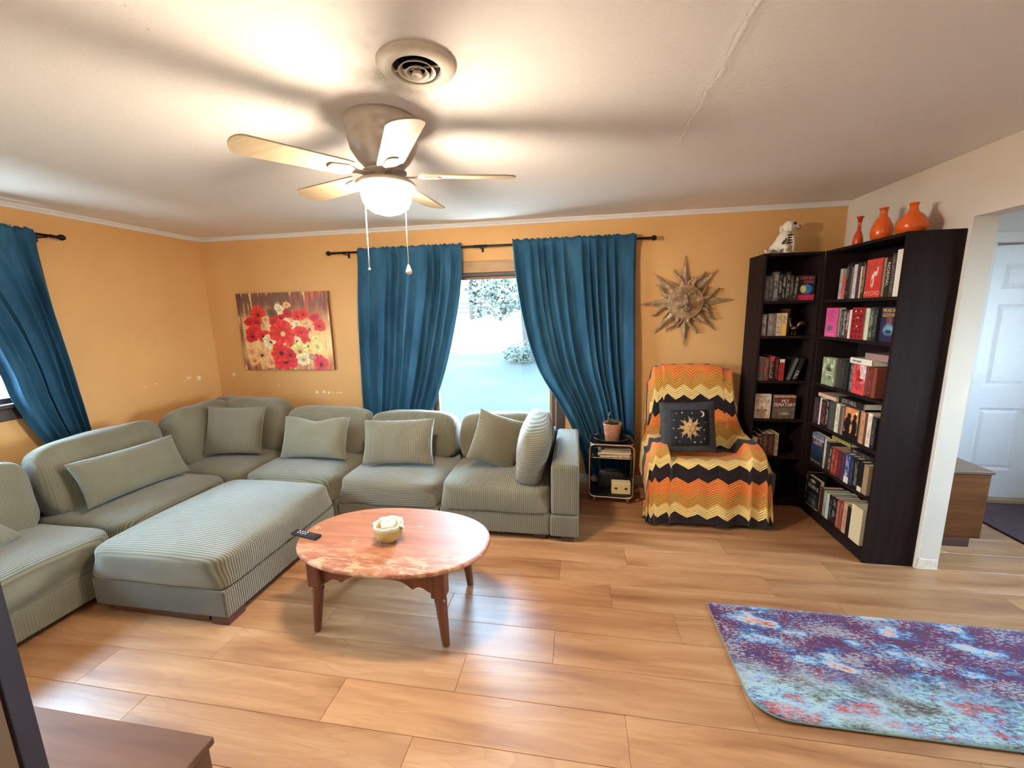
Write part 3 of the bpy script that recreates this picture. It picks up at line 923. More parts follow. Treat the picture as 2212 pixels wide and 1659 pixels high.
sofa_module('sofa_module', 'sage corduroy seat in front of the window, middle of the back run', 1.97, 2.775, -1.10, YB, 'y', 'cord_yz', 'cord_x', 5, base_mat='cord_z', topz=0.75)
tF = sofa_module('sofa_module', 'sage corduroy end seat with the only armrest', 2.78, 3.595, -1.09, YB, 'y', 'cord_x', 'cord_x', 6, topz=0.755)
mb = MB(); mb.bbox(3.597, 3.79, -1.085, YB, 0.205, 0.575, 0.028, seg=3); mb.build('armrest', 'cord_x', tF)
mb = MB(); mb.bbox(3.59, 3.79, -1.085, YB, 0.045, 0.203, 0.014, seg=3); mb.build('arm_base', 'cord_x', tF)
feet(tF, ((3.71, -1.02),))
# ottoman
t = thing('ottoman', 'large corduroy ottoman with wide ribs pushed into the sectional', 'ottoman')
mb = MB(); mb.bbox(1.125, 1.970, -2.10, -1.125, 0.045, 0.205, 0.014, seg=3); mb.build('base', 'cord_y', t)
soft('cushion', moved(puff(0.862, 0.985, 0.185, 9, 22, 0.05, 0.003, 8, None, 3, 0.004), Matrix.Translation((1.548, -1.612, 0.205))), 'cord_y', t)
# welt seam round the cushion edge
feet(t, ((1.21, -2.02), (1.21, -1.21), (1.89, -1.21)))
mb = MB(); mb.bbox(1.86, 1.962, -2.092, -1.98, 0.0, 0.05, 0.003); mb.build('foot', 'foot', t)
mb = MB(); mb.bbox(1.22, 1.84, -2.085, -2.05, 0.010, 0.048, 0.003); mb.build('plinth_rail', 'foot', t)

def throw(label, w, h, t_, loc, rot, mat, seed, name='throw_pillow', **kw):
    o = soft(name, pillow_mesh(w, h, t_, seed=seed, **kw), mat, None, loc, rot)
    return tag(o, label, 'pillow', 'corduroy throw pillows')
throw('square sage pillow leaning in the sofa corner', 0.46, 0.42, 0.16, (0.84, -0.81, 0.446), (-0.36, 0.05, 0.32), 'soft_x', 1)
throw('sage lumbar pillow with a dented top beside the corner seat', 0.58, 0.35, 0.16, (1.62, -0.835, 0.450), (-0.36, 0.0, 0.03), 'soft_z', 2, dent=0.03)
throw('ribbed lumbar pillow in front of the left half of the window', 0.58, 0.36, 0.16, (2.39, -0.895, 0.450), (-0.36, -0.03, 0.06), 'cord_x', 3)
throw('ribbed square pillow tilted against the end cushion', 0.38, 0.40, 0.15, (3.11, -0.83, 0.455), (-0.30, 0.36, 0.30), 'cord_z', 4)
throw('long sage lumbar pillow on the left run of the sofa', 0.64, 0.31, 0.16, (0.79, -1.50, 0.450), (-0.42, 0.0, PI/2-0.07), 'soft_z', 5)
throw('pale sage pillow lying at the left edge of the view', 0.42, 0.38, 0.14, (0.82, -2.33, 0.450), (-0.95, 0.0, PI/2+0.25), 'soft_x', 6)
VF = puff(0.18, 0.58, 0.41, 6.0, 22, 0.02, 0.007, 12, None, 5, 0.03, False)
o = soft('arm_cushion', moved(VF, Matrix.Rotation(0.13, 4, 'X') @ Matrix.Rotation(0.22, 4, 'Y')), 'cord_z', None, (3.405, -0.765, 0.425), (0, 0, 0.05))
tag(o, 'large boxy ribbed cushion leaning on the armrest', 'pillow', 'corduroy throw pillows')

# ================================================================== coffee table
TC = (2.80, -1.825)
t = thing('coffee_table', 'worn oval maple coffee table with scalloped apron', 'table', (TC[0], TC[1], 0))
def oval(a, b, e, n=56):
    out = []
    for i in range(n):
        w = 2*PI*i/n
        c, s = math.cos(w), math.sin(w)
        out.append((a*math.copysign(abs(c)**(2/e), c), b*math.copysign(abs(s)**(2/e), s)))
    return out
prof = [(0.965, 0.395), (0.985, 0.397), (1.0, 0.405), (1.0, 0.411), (0.992, 0.419), (0.975, 0.422)]
V = []; F = []
n = 56
for k, z in prof:
    V += [(x*k, y*k, z) for x, y in oval(0.525, 0.325, 2.25, n)]
for j in range(len(prof)-1):
    for i in range(n):
        F.append((j*n+i, j*n+(i+1) % n, (j+1)*n+(i+1) % n, (j+1)*n+i))
F += [tuple(range(n))[::-1], tuple((len(prof)-1)*n+i for i in range(n))]
mb = MB(); mb.add(V, F); mb.build('tabletop', 'table_top', t)
def scallop(L, n=48):
    pts = []
    for i in range(n+1):
        s = -1+2*i/n
        a = abs(s)
        if a < 0.30: z = 0.355-0.010*(1-math.cos(a/0.30*PI))*0.5+0.004
        elif a < 0.62: z = 0.350-0.045*((a-0.30)/0.32)**1.0+0.012*math.sin((a-0.30)/0.32*PI)
        elif a < 0.86: z = 0.305+0.018*math.sin((a-0.62)/0.24*PI)
        else: z = 0.305-0.02*(a-0.86)/0.14
        pts.append((s*L/2, z-0.022))
    return pts+[(L/2, 0.395), (-L/2, 0.395)]
LX, LY = 0.325, 0.215
for sy in (-1, 1):
    mb = MB(); mb.prism(scallop(2*LX-0.04), sy*LY-0.010, sy*LY+0.010, 'xz'); mb.build('apron', 'table_leg', t)
for sx in (-1, 1):
    mb = MB(); mb.prism(scallop(2*LY-0.04), sx*LX-0.010, sx*LX+0.010, 'yz'); mb.build('apron', 'table_leg', t)
for sx in (-1, 1):
    for sy in (-1, 1):
        mb = MB()
        x, y = sx*LX, sy*LY
        mb.bbox(x-0.036, x+0.036, y-0.036, y+0.036, 0.262, 0.395, 0.008)
        m = Matrix.Translation((x, y, 0)) @ Matrix(((1, 0, -0.085*sx, 0.0227*sx), (0, 1, -0.05*sy, 0.0134*sy), (0, 0, 1, 0), (0, 0, 0, 1)))
        mb.lathe([(0.016, 0.0), (0.019, 0.006), (0.020, 0.03), (0.029, 0.22), (0.031, 0.240), (0.024, 0.248), (0.024, 0.253), (0.031, 0.258), (0.033, 0.266)], 14, m=m)
        mb.build('leg', 'table_leg', t)
# remote control
r = thing('remote_control', 'slim black remote control on the coffee table edge', 'remote', (2.315, -1.885, 0.4225), (0, 0, -0.20))
mb = MB(); mb.bbox(-0.09, 0.09, -0.022, 0.022, 0, 0.016, 0.005); mb.build('body', 'black_plastic', r)
for i in range(7):
    for j in range(2):
        mb = MB(); mb.lathe([(0.0045, 0), (0.0045, 0.002), (0.003, 0.0026)], 8, cx=-0.05+i*0.018, cy=-0.008+j*0.016, cz=0.0155)
        mb.build('button', plain(200, 196, 200, 0.5) if i < 4 else plain(90, 60, 66, 0.5), r)
# shell-rimmed bowl and candle
BC = (2.79, -1.862)
b = thing('candle_bowl', 'yellow glazed ceramic bowl with a scalloped white rim', 'bowl', (BC[0], BC[1], 0.422))
def mat_glaze():
    t = NT('mustard_glaze')
    o = t.obj()
    nz = t.noise(o, 22, 5, 0.7)
    sx = t.n('ShaderNodeSeparateXYZ'); t.l(o, sx.inputs[0])
    top = t.math('MULTIPLY', t.math('SUBTRACT', sx.outputs[2], 0.072), 60, clamp=True)
    c = t.ramp(nz, [(0.36, rgb(150, 120, 60)), (0.42, rgb(166, 138, 70)), (0.62, rgb(184, 160, 90)), (0.74, rgb(206, 190, 132))])
    c = t.mix(top, c, rgb(206, 198, 172))
    return t.set(color=c, rough=0.3, spec=0.5)
mb = MB()
wob = lambda a, j: (0.05 if j >= 6 and j <= 8 else 0.02 if j in (5, 9) else 0)*math.sin(a*8+0.5)
mb.lathe([(0.0, 0.0), (0.034, 0.0), (0.040, 0.004), (0.062, 0.026), (0.074, 0.050), (0.074, 0.068), (0.072, 0.084), (0.078, 0.098), (0.072, 0.101), (0.066, 0.092), (0.062, 0.06), (0.0, 0.05)], 48, wob=wob)
mb.build('body', mat_glaze(), b)
for a in (0.15, PI-0.15):
    mb = MB(); mb.sphere((0.076*math.cos(a), 0.076*math.sin(a)-0.012, 0.080), 0.014, 12, 8, (1, 0.7, 1.1)); h = mb.build('knob', plain(240, 232, 210, 0.4), b)
    mb = MB(); mb.sphere((0.080*math.cos(a), 0.076*math.sin(a)-0.022, 0.080), 0.005, 8, 6); mb.build('dot', plain(40, 34, 30), h)
c = thing('candle', 'white pillar candle set in the yellow bowl', 'candle', (BC[0], BC[1], 0.478))
mb = MB(); mb.lathe([(0.036, 0.0), (0.038, 0.004), (0.038, 0.046), (0.035, 0.050), (0.026, 0.046), (0.0, 0.044)], 28); mb.build('wax', plain(206, 200, 190, 0.5, var=0.03), c)
MB().tube([(0, 0, 0.043), (0.001, 0, 0.054)], 0.0012, 6).build('wick', 'black_plastic', c)

# ================================================================== curtains and rods
def rod(name, label, a, b, loc_x, along):
    """along 'x': runs in x at y=loc; along 'y': runs in y at x=loc"""
    r = thing(name, label, 'curtain rod')
    def P(s, off=0, dz=0): return (s, loc_x, a[1]+(b[1]-a[1])*(s-a[0])/(b[0]-a[0])+dz) if along == 'x' else (loc_x, s, a[1]+dz)
    MB().tube([P(a[0]+0.05), P(b[0]-0.05)], 0.0095, 12).build('pole', 'black_metal', r)
    MB().tube([P((a[0]+b[0])/2-0.06), P((a[0]+b[0])/2+0.06)], 0.0125, 12).build('sleeve', 'black_metal', r)
    for s, sg in ((a[0], 1), (b[0], -1)):
        ax = Vector((sg, 0, 0)) if along == 'x' else Vector((0, sg, 0))
        m = Matrix.Translation(P(s)) @ ax.to_track_quat('Z', 'Y').to_matrix().to_4x4()
        mb = MB(); mb.lathe([(0.0, -0.020), (0.014, -0.016), (0.022, 0.0), (0.020, 0.012), (0.010, 0.020), (0.013, 0.026), (0.009, 0.034), (0.012, 0.05), (0.011, 0.07)], 18, m=m)
        mb.build('finial', 'black_metal', r)
    spots = [a[0]+0.16, (a[0]+b[0])/2, b[0]-0.16] if along == 'x' else [b[0]-0.10, a[0]+0.16]
    for s in spots:
        mb = MB()
        if along == 'x':
            mb.box(s-0.007, s+0.007, loc_x-0.012, -0.001, P(s)[2]-0.018, P(s)[2]-0.010)
            mb.box(s-0.010, s+0.010, -0.005, -0.0005, P(s)[2]-0.04, P(s)[2]+0.02)
        else:
            mb.box(0.001, loc_x+0.012, s-0.007, s+0.007, P(s)[2]-0.018, P(s)[2]-0.010)
            mb.box(0.0005, 0.005, s-0.010, s+0.010, P(s)[2]-0.04, P(s)[2]+0.02)
        mb.build('bracket', 'black_metal', r)
    return r
rod('curtain_rod', 'black curtain rod with ball ends above the picture window', (1.455, 2.185), (4.385, 2.185), -0.085, 'x')
rod('curtain_rod', 'curtain rod with a dark oval end on the left wall', (-3.05, 2.205), (-1.205, 2.205), 0.085, 'y')

def curtain(label, edge_a, edge_b, ztop, zbot, base, along, nfold, seed, amp=0.030, ns=150, nz=56, header=0.03):
    """edge_a(z), edge_b(z): the two side edges; folds stand out of the wall"""
    V = []
    zs = []
    for j in range(nz+1):
        q = j/nz
        zs.append(ztop-(ztop-zbot)*q)
    for j, z in enumerate(zs):
        q = j/nz
        a, b = edge_a(z), edge_b(z)
        width = abs(b-a)
        for i in range(ns+1):
            s = i/ns
            # uneven pleats
            s2 = s+0.030*math.sin(2*PI*s*2.3+seed)+0.014*math.sin(2*PI*s*5.1+seed*2)
            ph = 2*PI*nfold*s2
            drift = 0.9*mnoise.noise(Vector((s*2.2, z*0.9, seed)))
            k = min(1.0, 0.45+q*3.0)
            A = amp*k*(0.75+0.5*mnoise.noise(Vector((s*6, z*1.3, seed+9))))
            w = math.sin(ph+drift*(0.3+q*2.2))
            w = math.copysign(abs(w)**0.8, w)
            off = A*w+0.010*math.sin(ph*0.5+seed+z*2)
            pk = math.exp(-((z-2.19)/0.045)**2)          # the rod pocket lies flat over the pole
            off = off*(1-0.78*pk)+0.019*pk
            pos = a+(b-a)*s + 0.008*math.cos(ph)*(1 if b > a else -1)
            zz = z
            if q < 0.03: zz += 0.006*math.sin(ph*2)
            if along == 'x': V.append((pos, base-off, zz))
            else: V.append((base+off, pos, zz))
    F = []
    for j in range(nz):
        for i in range(ns):
            p = j*(ns+1)+i
            F.append((p, p+1, p+ns+2, p+ns+1))
    o = pydata('curtain', V, F, 'velvet', None, True)
    sm = o.modifiers.new('cloth', 'SOLIDIFY'); sm.thickness = 0.004; sm.offset = 0
    return tag(o, label, 'curtain', 'teal velvet curtains')
def curve(pts):
    zs = [p[0] for p in pts]; vs = [p[1] for p in pts]
    def f(z):
        if z >= zs[0]: return vs[0]
        if z <= zs[-1]: return vs[-1]
        for k in range(len(zs)-1):
            if zs[k] >= z >= zs[k+1]:
                t = (zs[k]-z)/(zs[k]-zs[k+1])
                p0 = vs[max(k-1, 0)]; p1 = vs[k]; p2 = vs[k+1]; p3 = vs[min(k+2, len(vs)-1)]
                return 0.5*((2*p1)+(-p0+p2)*t+(2*p0-5*p1+4*p2-p3)*t*t+(-p0+3*p1-3*p2+p3)*t**3)
    return f
curtain('left teal velvet curtain of the picture window', curve([(2.22, 1.765), (1.5, 1.71), (0.7, 1.69), (0.05, 1.70)]),
        curve([(2.22, 2.745), (1.9, 2.735), (1.5, 2.655), (1.1, 2.545), (0.7, 2.40), (0.4, 2.22), (0.05, 2.15)]), 2.215, 0.06, -0.085, 'x', 10, 1.0, amp=0.034)
curtain('right teal velvet curtain of the picture window', curve([(2.23, 3.20), (1.9, 3.225), (1.5, 3.29), (1.1, 3.41), (0.7, 3.64), (0.4, 3.78), (0.05, 3.86)]),
        curve([(2.23, 4.25), (1.5, 4.265), (0.7, 4.285), (0.05, 4.29)]), 2.225, 0.10, -0.085, 'x', 12, 2.6, amp=0.034)
curtain('teal velvet curtain swept aside on the left wall', curve([(2.24, -1.36), (1.7, -1.33), (1.1, -1.285), (0.7, -1.26), (0.3, -1.25)]),
        curve([(2.24, -2.15), (1.9, -1.92), (1.6, -1.76), (1.3, -1.675), (1.1, -1.645), (0.9, -1.59), (0.7, -1.51), (0.3, -1.46)]), 2.235, 0.10, 0.085, 'y', 7, 4.2, amp=0.032)

# ================================================================== poppy picture
pt = thing('poppy_picture', 'canvas print of red and cream poppies on the orange wall', 'picture', (0.865, -0.032, 1.078))
mb = MB(); mb.box(-0.505, 0.505, 0.0, 0.030, 0.0, 0.770); mb.build('canvas', plain(120, 84, 60, 0.7), pt)
def poppies(U, V):
    rs = np.random.RandomState(4)
    def nz(sx, sy, seed):
        r = np.random.RandomState(seed)
        g = r.rand(int(sy)+3, int(sx)+3)
        x = U*sx; y = V*sy
        xi = x.astype(int); yi = y.astype(int); fx = x-xi; fy = y-yi
        fx = fx*fx*(3-2*fx); fy = fy*fy*(3-2*fy)
        return (g[yi, xi]*(1-fx)+g[yi, xi+1]*fx)*(1-fy)+(g[yi+1, xi]*(1-fx)+g[yi+1, xi+1]*fx)*fy
    def lerp(a, b, t): return a+(b-a)*t[..., None]
    C = np.zeros(U.shape+(3,))
    top = np.array([128, 88, 70])/255; mid = np.array([240, 168, 108])/255; low = np.array([186, 112, 76])/255; ye = np.array([246, 208, 140])/255
    C[:] = top
    C = lerp(C, ye, np.clip((0.86-V)*3+nz(9, 5, 1)-0.55, 0, 1))
    C = lerp(C, np.broadcast_to(mid, C.shape), np.clip(nz(6, 6, 2)*1.3-0.35, 0, 1)*np.clip((0.85-V)*4, 0, 1))
    C = lerp(C, np.broadcast_to(low, C.shape), np.clip((0.22-V)*5+nz(30, 3, 3)-0.7, 0, 1))
    C = lerp(C, np.broadcast_to(np.array([96, 60, 54])/255, C.shape), np.clip((0.10-U)*6+nz(20, 4, 5)-0.5, 0, 0.8))
    st = nz(70, 4, 6)
    C = lerp(C, np.broadcast_to(np.array([222, 106, 72])/255, C.shape), np.clip((st-0.5)*3, 0, 1)*np.clip((U-0.55)*4, 0, 1)*np.clip((V-0.5)*4, 0, 1))
    C = lerp(C, np.broadcast_to(np.array([250, 226, 170])/255, C.shape), np.clip((nz(80, 6, 8)-0.72)*4, 0, 0.8))
    C = lerp(C, np.broadcast_to(np.array([110, 52, 40])/255, C.shape), np.clip((nz(90, 3, 9)-0.74)*4, 0, 0.7)*np.clip((0.5-V)*4, 0, 1))
    def flower(cx, cy, rx, ry, col, centre, seed, ang=0.0):
        nonlocal C
        r = np.random.RandomState(seed)
        dx = (U-cx); dy = (V-cy)
        ca, sa = math.cos(ang), math.sin(ang)
        x = (dx*ca+dy*sa)/rx; y = (-dx*sa+dy*ca)/ry
        th = np.arctan2(y, x); rr = np.sqrt(x*x+y*y)
        edge = 1+0.10*np.sin(th*3+r.rand()*6)+0.05*np.sin(th*7+r.rand()*6)+0.03*np.sin(th*13+r.rand()*6)
        q = rr/edge
        m = np.clip((1-q)*30, 0, 1)
        shade = 0.82+0.25*np.clip(q, 0, 1)+0.10*np.sin(th*9+r.rand()*6)*np.clip(q, 0, 1)
        C = C*(1-m[..., None])+np.clip(np.array(col)/255*shade[..., None], 0, 1)*m[..., None]
        if centre is not None:
            xx = (dx-0.05*rx)/(rx*0.24); yy = (dy+0.12*ry)/(ry*0.26)
            m2 = np.clip((1-np.sqrt(xx*xx+yy*yy))*3, 0, 1)
            C = C*(1-m2[..., None])+np.array(centre)/255*m2[..., None]
    RED = (232, 62, 52); RD2 = (214, 46, 58); CRM = (248, 226, 180); PCH = (244, 186, 130); YEL = (248, 222, 140); DK = (96, 30, 24); SAL = (240, 120, 80); ORG = (200, 130, 70)
    L = [(0.47, 0.78, 0.05, 0.06, CRM, None), (0.55, 0.84, 0.04, 0.03, PCH, ORG), (0.38, 0.74, 0.05, 0.05, (120, 96, 70), None),
         (0.55, 0.73, 0.05, 0.05, (196, 52, 50), None), (0.47, 0.68, 0.06, 0.035, RD2, DK), (0.22, 0.73, 0.075, 0.085, RED, DK), (0.12, 0.63, 0.055, 0.05, RD2, None),
         (0.19, 0.62, 0.05, 0.05, (206, 40, 50), DK), (0.30, 0.66, 0.035, 0.04, PCH, ORG), (0.40, 0.62, 0.055, 0.06, RD2, DK), (0.16, 0.53, 0.085, 0.05, RED, None), (0.13, 0.45, 0.07, 0.07, RD2, DK), (0.25, 0.45, 0.075, 0.06, RED, DK),
         (0.53, 0.63, 0.035, 0.035, CRM, ORG), (0.58, 0.57, 0.035, 0.035, CRM, DK), (0.64, 0.60, 0.035, 0.04, CRM, ORG), (0.66, 0.70, 0.06, 0.05, RED, DK), (0.72, 0.72, 0.05, 0.05, RED, DK), (0.74, 0.59, 0.05, 0.05, PCH, (190, 80, 50)),
         (0.84, 0.67, 0.05, 0.04, RD2, None), (0.88, 0.57, 0.065, 0.06, RED, DK), (0.77, 0.53, 0.055, 0.055, PCH, DK), (0.68, 0.48, 0.07, 0.075, RED, DK), (0.71, 0.40, 0.05, 0.06, RED, None),
         (0.33, 0.38, 0.075, 0.075, CRM, DK), (0.42, 0.36, 0.08, 0.04, (250, 240, 210), None), (0.62, 0.38, 0.045, 0.05, CRM, DK), (0.55, 0.33, 0.055, 0.05, SAL, (190, 60, 40)), (0.47, 0.49, 0.125, 0.125, RED, (250, 190, 130)),
         (0.83, 0.41, 0.03, 0.03, YEL, ORG), (0.74, 0.31, 0.035, 0.04, YEL, DK), (0.84, 0.30, 0.045, 0.05, YEL, ORG), (0.10, 0.24, 0.045, 0.05, PCH, None), (0.21, 0.20, 0.075, 0.07, PCH, DK), (0.12, 0.12, 0.05, 0.05, PCH, (200, 90, 50)), (0.31, 0.10, 0.06, 0.065, PCH, (206, 110, 60)),
         (0.64, 0.25, 0.09, 0.085, YEL, (190, 90, 40)), (0.67, 0.14, 0.08, 0.06, CRM, ORG), (0.47, 0.12, 0.12, 0.10, (226, 56, 66), DK), (0.43, 0.23, 0.095, 0.105, RED, DK), (0.53, 0.20, 0.06, 0.06, RD2, DK), (0.86, 0.08, 0.07, 0.10, (228, 70, 84), DK), (0.77, 0.17, 0.035, 0.035, (190, 150, 110), CRM)]
    for i, f in enumerate(L):
        flower(f[0], f[1], f[2]*1.12, f[3]*1.28, f[4], f[5], i, rs.uniform(-0.5, 0.5))
    C *= (0.94+0.12*nz(120, 90, 12))[..., None]
    return C
painted('print', 1.01, 0.77, 170, 130, poppies, pt, Matrix.Translation((0, -0.0012, 0)))

# ================================================================== sun wall plaque
def mat_sun():
    t = NT('weathered_bronze')
    o = t.obj()
    a = t.noise(o, 14, 5, 0.7)
    col = t.ramp(a, [(0.3, rgb(104, 76, 50)), (0.5, rgb(158, 124, 88)), (0.7, rgb(206, 172, 132))])
    return t.set(color=col, rough=0.6, metal=0.0, normal=t.bump(a, 0.3, 0.004))
MS = mat_sun()
su = thing('sun_plaque', 'weathered bronze sun face plaque with straight and wavy rays', 'wall art', (4.665, -0.018, 1.662))
mb = MB()
V = [(0, -0.045, 0)]; F = []
NR, NA = 22, 60
def face_h(r, a, R=0.145):
    x, z = r*math.cos(a), r*math.sin(a)
    h = 0.020+0.034*math.sqrt(max(0, 1-(r/R)**2))
    g = lambda cx, cz, sx, sz: math.exp(-((x-cx)/sx)**2-((z-cz)/sz)**2)
    h += 0.028*g(0, 0.008, 0.011, 0.045)+0.014*g(0, -0.022, 0.018, 0.012)          # nose
    for s in (-1, 1):
        h += 0.015*g(s*0.048, 0.060, 0.035, 0.008)                                  # brows
        h -= 0.018*g(s*0.046, 0.034, 0.026, 0.014)                                  # sockets
        h += 0.008*g(s*0.046, 0.032, 0.016, 0.007)                                  # lids
        h += 0.012*g(s*0.060, -0.020, 0.030, 0.026)                                 # cheeks
        h -= 0.007*g(s*0.045, -0.052, 0.018, 0.008)
    h += 0.014*g(0, -0.050, 0.026, 0.006)+0.013*g(0, -0.066, 0.020, 0.006)-0.006*g(0, -0.058, 0.03, 0.003)
    h += 0.008*g(0, -0.094, 0.025, 0.016)
    h += 0.009*math.exp(-((r-0.139)/0.006)**2)                                      # rim
    return h
V = [(0, -face_h(0, 0), 0)]
for i in range(1, NR+1):
    r = 0.145*i/NR
    for k in range(NA):
        a = 2*PI*k/NA
        V.append((r*math.cos(a), -face_h(r, a), r*math.sin(a)))
for k in range(NA):
    V.append((0.145*math.cos(2*PI*k/NA), 0.0, 0.145*math.sin(2*PI*k/NA)))
for k in range(NA): F.append((0, 1+k, 1+(k+1) % NA))
for i in range(NR):
    for k in range(NA):
        p = 1+i*NA+k; q = 1+i*NA+(k+1) % NA
        F.append((p, q, q+NA, p+NA))
mb.add(V, F, True); mb.build('face', MS, su)
for k in range(8):                     # straight ridged rays
    a = PI/2+k*PI/4+0.03
    L = 0.385 if k % 2 == 0 else 0.360
    w = 0.047
    m = Matrix.Rotation(-(a), 4, 'Y')
    vs = [(0.12, 0.0, -w), (0.12, 0.0, w), (0.12, -0.028, 0), (L, 0.004, 0), (L, 0.0, 0)]
    mb = MB(); mb.add([m @ Vector(v) for v in vs], [(0, 2, 3), (2, 1, 3), (0, 3, 4), (1, 4, 3), (0, 1, 2), (0, 4, 1)])
    mb.build('straight_ray', MS, su)
for k in range(16):                    # curling flame rays, long and short in turn
    n_, long = k//2, k % 2 == 0
    a = PI/2+0.03+n_*PI/4+math.radians(16 if long else 31)
    L = 0.285 if long else 0.215
    sg = 1 if n_ % 2 else -1
    pts = []; rad = []
    for i in range(11):
        s = i/10
        r = 0.125+(L-0.125)*s
        off = sg*(0.022 if long else 0.013)*math.sin(s*PI*1.7)
        x, z = r*math.cos(a)-off*math.sin(a), r*math.sin(a)+off*math.cos(a)
        pts.append((x, -0.016*(1-0.3*s), z)); rad.append((0.019 if long else 0.013)*(1-0.75*s)+0.003)
    MB().tube(pts, 0.01, 8, radii=rad).build('wavy_ray', MS, su)
# carved features of the face
for s in (-1, 1):
    MB().tube([(s*(0.012+0.068*i/8), -0.068+0.020*(i/8)**2, 0.052+0.022*math.sin(PI*(0.15+0.75*i/8))) for i in range(9)], 0.005, 8, radii=[0.006-0.0004*i for i in range(9)]).build('brow', MS, su)
    MB().tube([(s*0.046+0.022*math.cos(w), -0.058+0.006*abs(math.cos(w)), 0.033+0.009*math.sin(w)) for w in [2*PI*i/16 for i in range(16)]], 0.0035, 6, True).build('eyelid', MS, su)
    MB().tube([(s*0.020, -0.064, -0.022), (s*0.036, -0.062, -0.040), (s*0.060, -0.054, -0.046), (s*0.082, -0.046, -0.034)], 0.004, 6).build('smile_line', MS, su)
MB().tube([(0, -0.060, 0.055), (0, -0.076, 0.010), (0, -0.088, -0.018)], 0.01, 10, radii=[0.006, 0.010, 0.015]).build('nose', MS, su)
MB().tube([(0.030*(i/4-1), -0.070-0.006*(1-(i/4-1)**2), -0.050+0.004*math.cos((i/4-1)*PI*2)) for i in range(9)], 0.0045, 8).build('upper_lip', MS, su)
MB().tube([(0.024*(i/4-1), -0.068-0.006*(1-(i/4-1)**2), -0.058-0.008*(1-(i/4-1)**2)) for i in range(9)], 0.005, 8).build('lower_lip', MS, su)
MB().tube([(0.139*math.cos(2*PI*i/48), -0.028, 0.139*math.sin(2*PI*i/48)) for i in range(48)], 0.006, 8, True).build('rim', MS, su)

# ================================================================== ceiling fan
FC = (2.96, -1.97)
fan = thing('ceiling_fan', 'pale hugger ceiling fan with five blades and a lit glass bowl', 'ceiling fan', (FC[0], FC[1], HC))
mb = MB(); mb.lathe([(0.0, 0.0), (0.150, 0.0), (0.155, -0.01), (0.150, -0.035), (0.138, -0.05), (0.142, -0.075), (0.135, -0.11), (0.110, -0.15), (0.085, -0.175), (0.080, -0.185), (0.0, -0.186)], 40)
mb.build('motor_housing', 'fan_metal', fan)
mb = MB(); mb.lathe([(0.0, -0.186), (0.062, -0.186), (0.062, -0.192), (0.09, -0.196), (0.09, -0.200), (0.055, -0.206), (0.052, -0.228), (0.0, -0.230)], 36); mb.build('rotor_hub', 'fan_metal', fan)
for k in range(5):
    a = math.radians(15+72*k)
    m = Matrix.Rotation(a, 4, 'Z') @ Matrix.Translation((0, 0, -0.210)) @ Matrix.Rotation(math.radians(11), 4, 'X')
    mb = MB()
    L0, L1, w0, w1 = 0.150, 0.560, 0.050, 0.064
    poly = [(L0, -w0), (L0+0.02, -w0-0.004)]
    poly += [(L1-0.045, -w1)]+[(L1-0.045+0.045*math.sin(t), -w1*math.cos(t)) for t in [PI*i/12 for i in range(1, 12)]]+[(L1-0.045, w1)]
    poly += [(L0+0.02, w0+0.004), (L0, w0)]
    mb.prism(poly, -0.003, 0.003, 'xy', m)
    bl = mb.build('blade', 'blade', fan)
    m2 = Matrix.Rotation(a, 4, 'Z')
    mb = MB()
    mb.prism([(0.055, -0.016), (0.12, -0.012), (0.165, -0.034), (0.225, -0.022), (0.235, 0.0), (0.225, 0.022), (0.165, 0.034), (0.12, 0.012), (0.055, 0.016)], -0.0085, -0.004, 'xy', m)
    mb.build('blade_iron', 'fan_metal', bl)
mb = MB(); mb.lathe([(0.052, -0.226), (0.060, -0.230), (0.090, -0.234), (0.116, -0.238), (0.124, -0.246), (0.121, -0.256), (0.0, -0.255)], 40); mb.build('light_fitter', 'fan_metal', fan)
def mat_lamp():
    t = NT('lit_opal_glass')
    e = t.n('ShaderNodeEmission')
    e.inputs[0].default_value = LAMP_COL+(1,); e.inputs[1].default_value = LAMP_STRENGTH
    t.l(e.outputs[0], t.out.inputs[0])
    return t.m
mb = MB(); mb.lathe([(0.101, -0.256), (0.104, -0.268), (0.105, -0.290), (0.101, -0.315), (0.088, -0.338), (0.062, -0.356), (0.034, -0.365), (0.0, -0.368)], 24)
g = mb.build('glass_bowl', mat_lamp(), fan); g['label'] = 'glowing white glass bowl'
for i, (dx, dy, z0, z1) in enumerate(((-0.045, 0.02, -0.245, -0.585), (0.035, 0.0, -0.245, -0.575))):
    ch = MB()
    x, y = (FC[0]+dx*2.45-FC[0], dy)
    ch.tube([(x, y, z0), (x-0.004, y, (z0+z1)/2), (x-0.006, y, z1)], 0.0022, 6)
    c = ch.build('pull_chain', 'white_plastic', fan)
    mb = MB()
    if i == 0: mb.sphere((x-0.006, y, z1-0.004), 0.006, 10, 8)
    else: mb.lathe([(0.0, 0.0), (0.003, -0.004), (0.012, -0.028), (0.014, -0.036), (0.010, -0.044), (0.0, -0.047)], 14, cx=x-0.006, cy=y, cz=z1)
    mb.build('pull_knob', plain(214, 190, 172, 0.5), c)

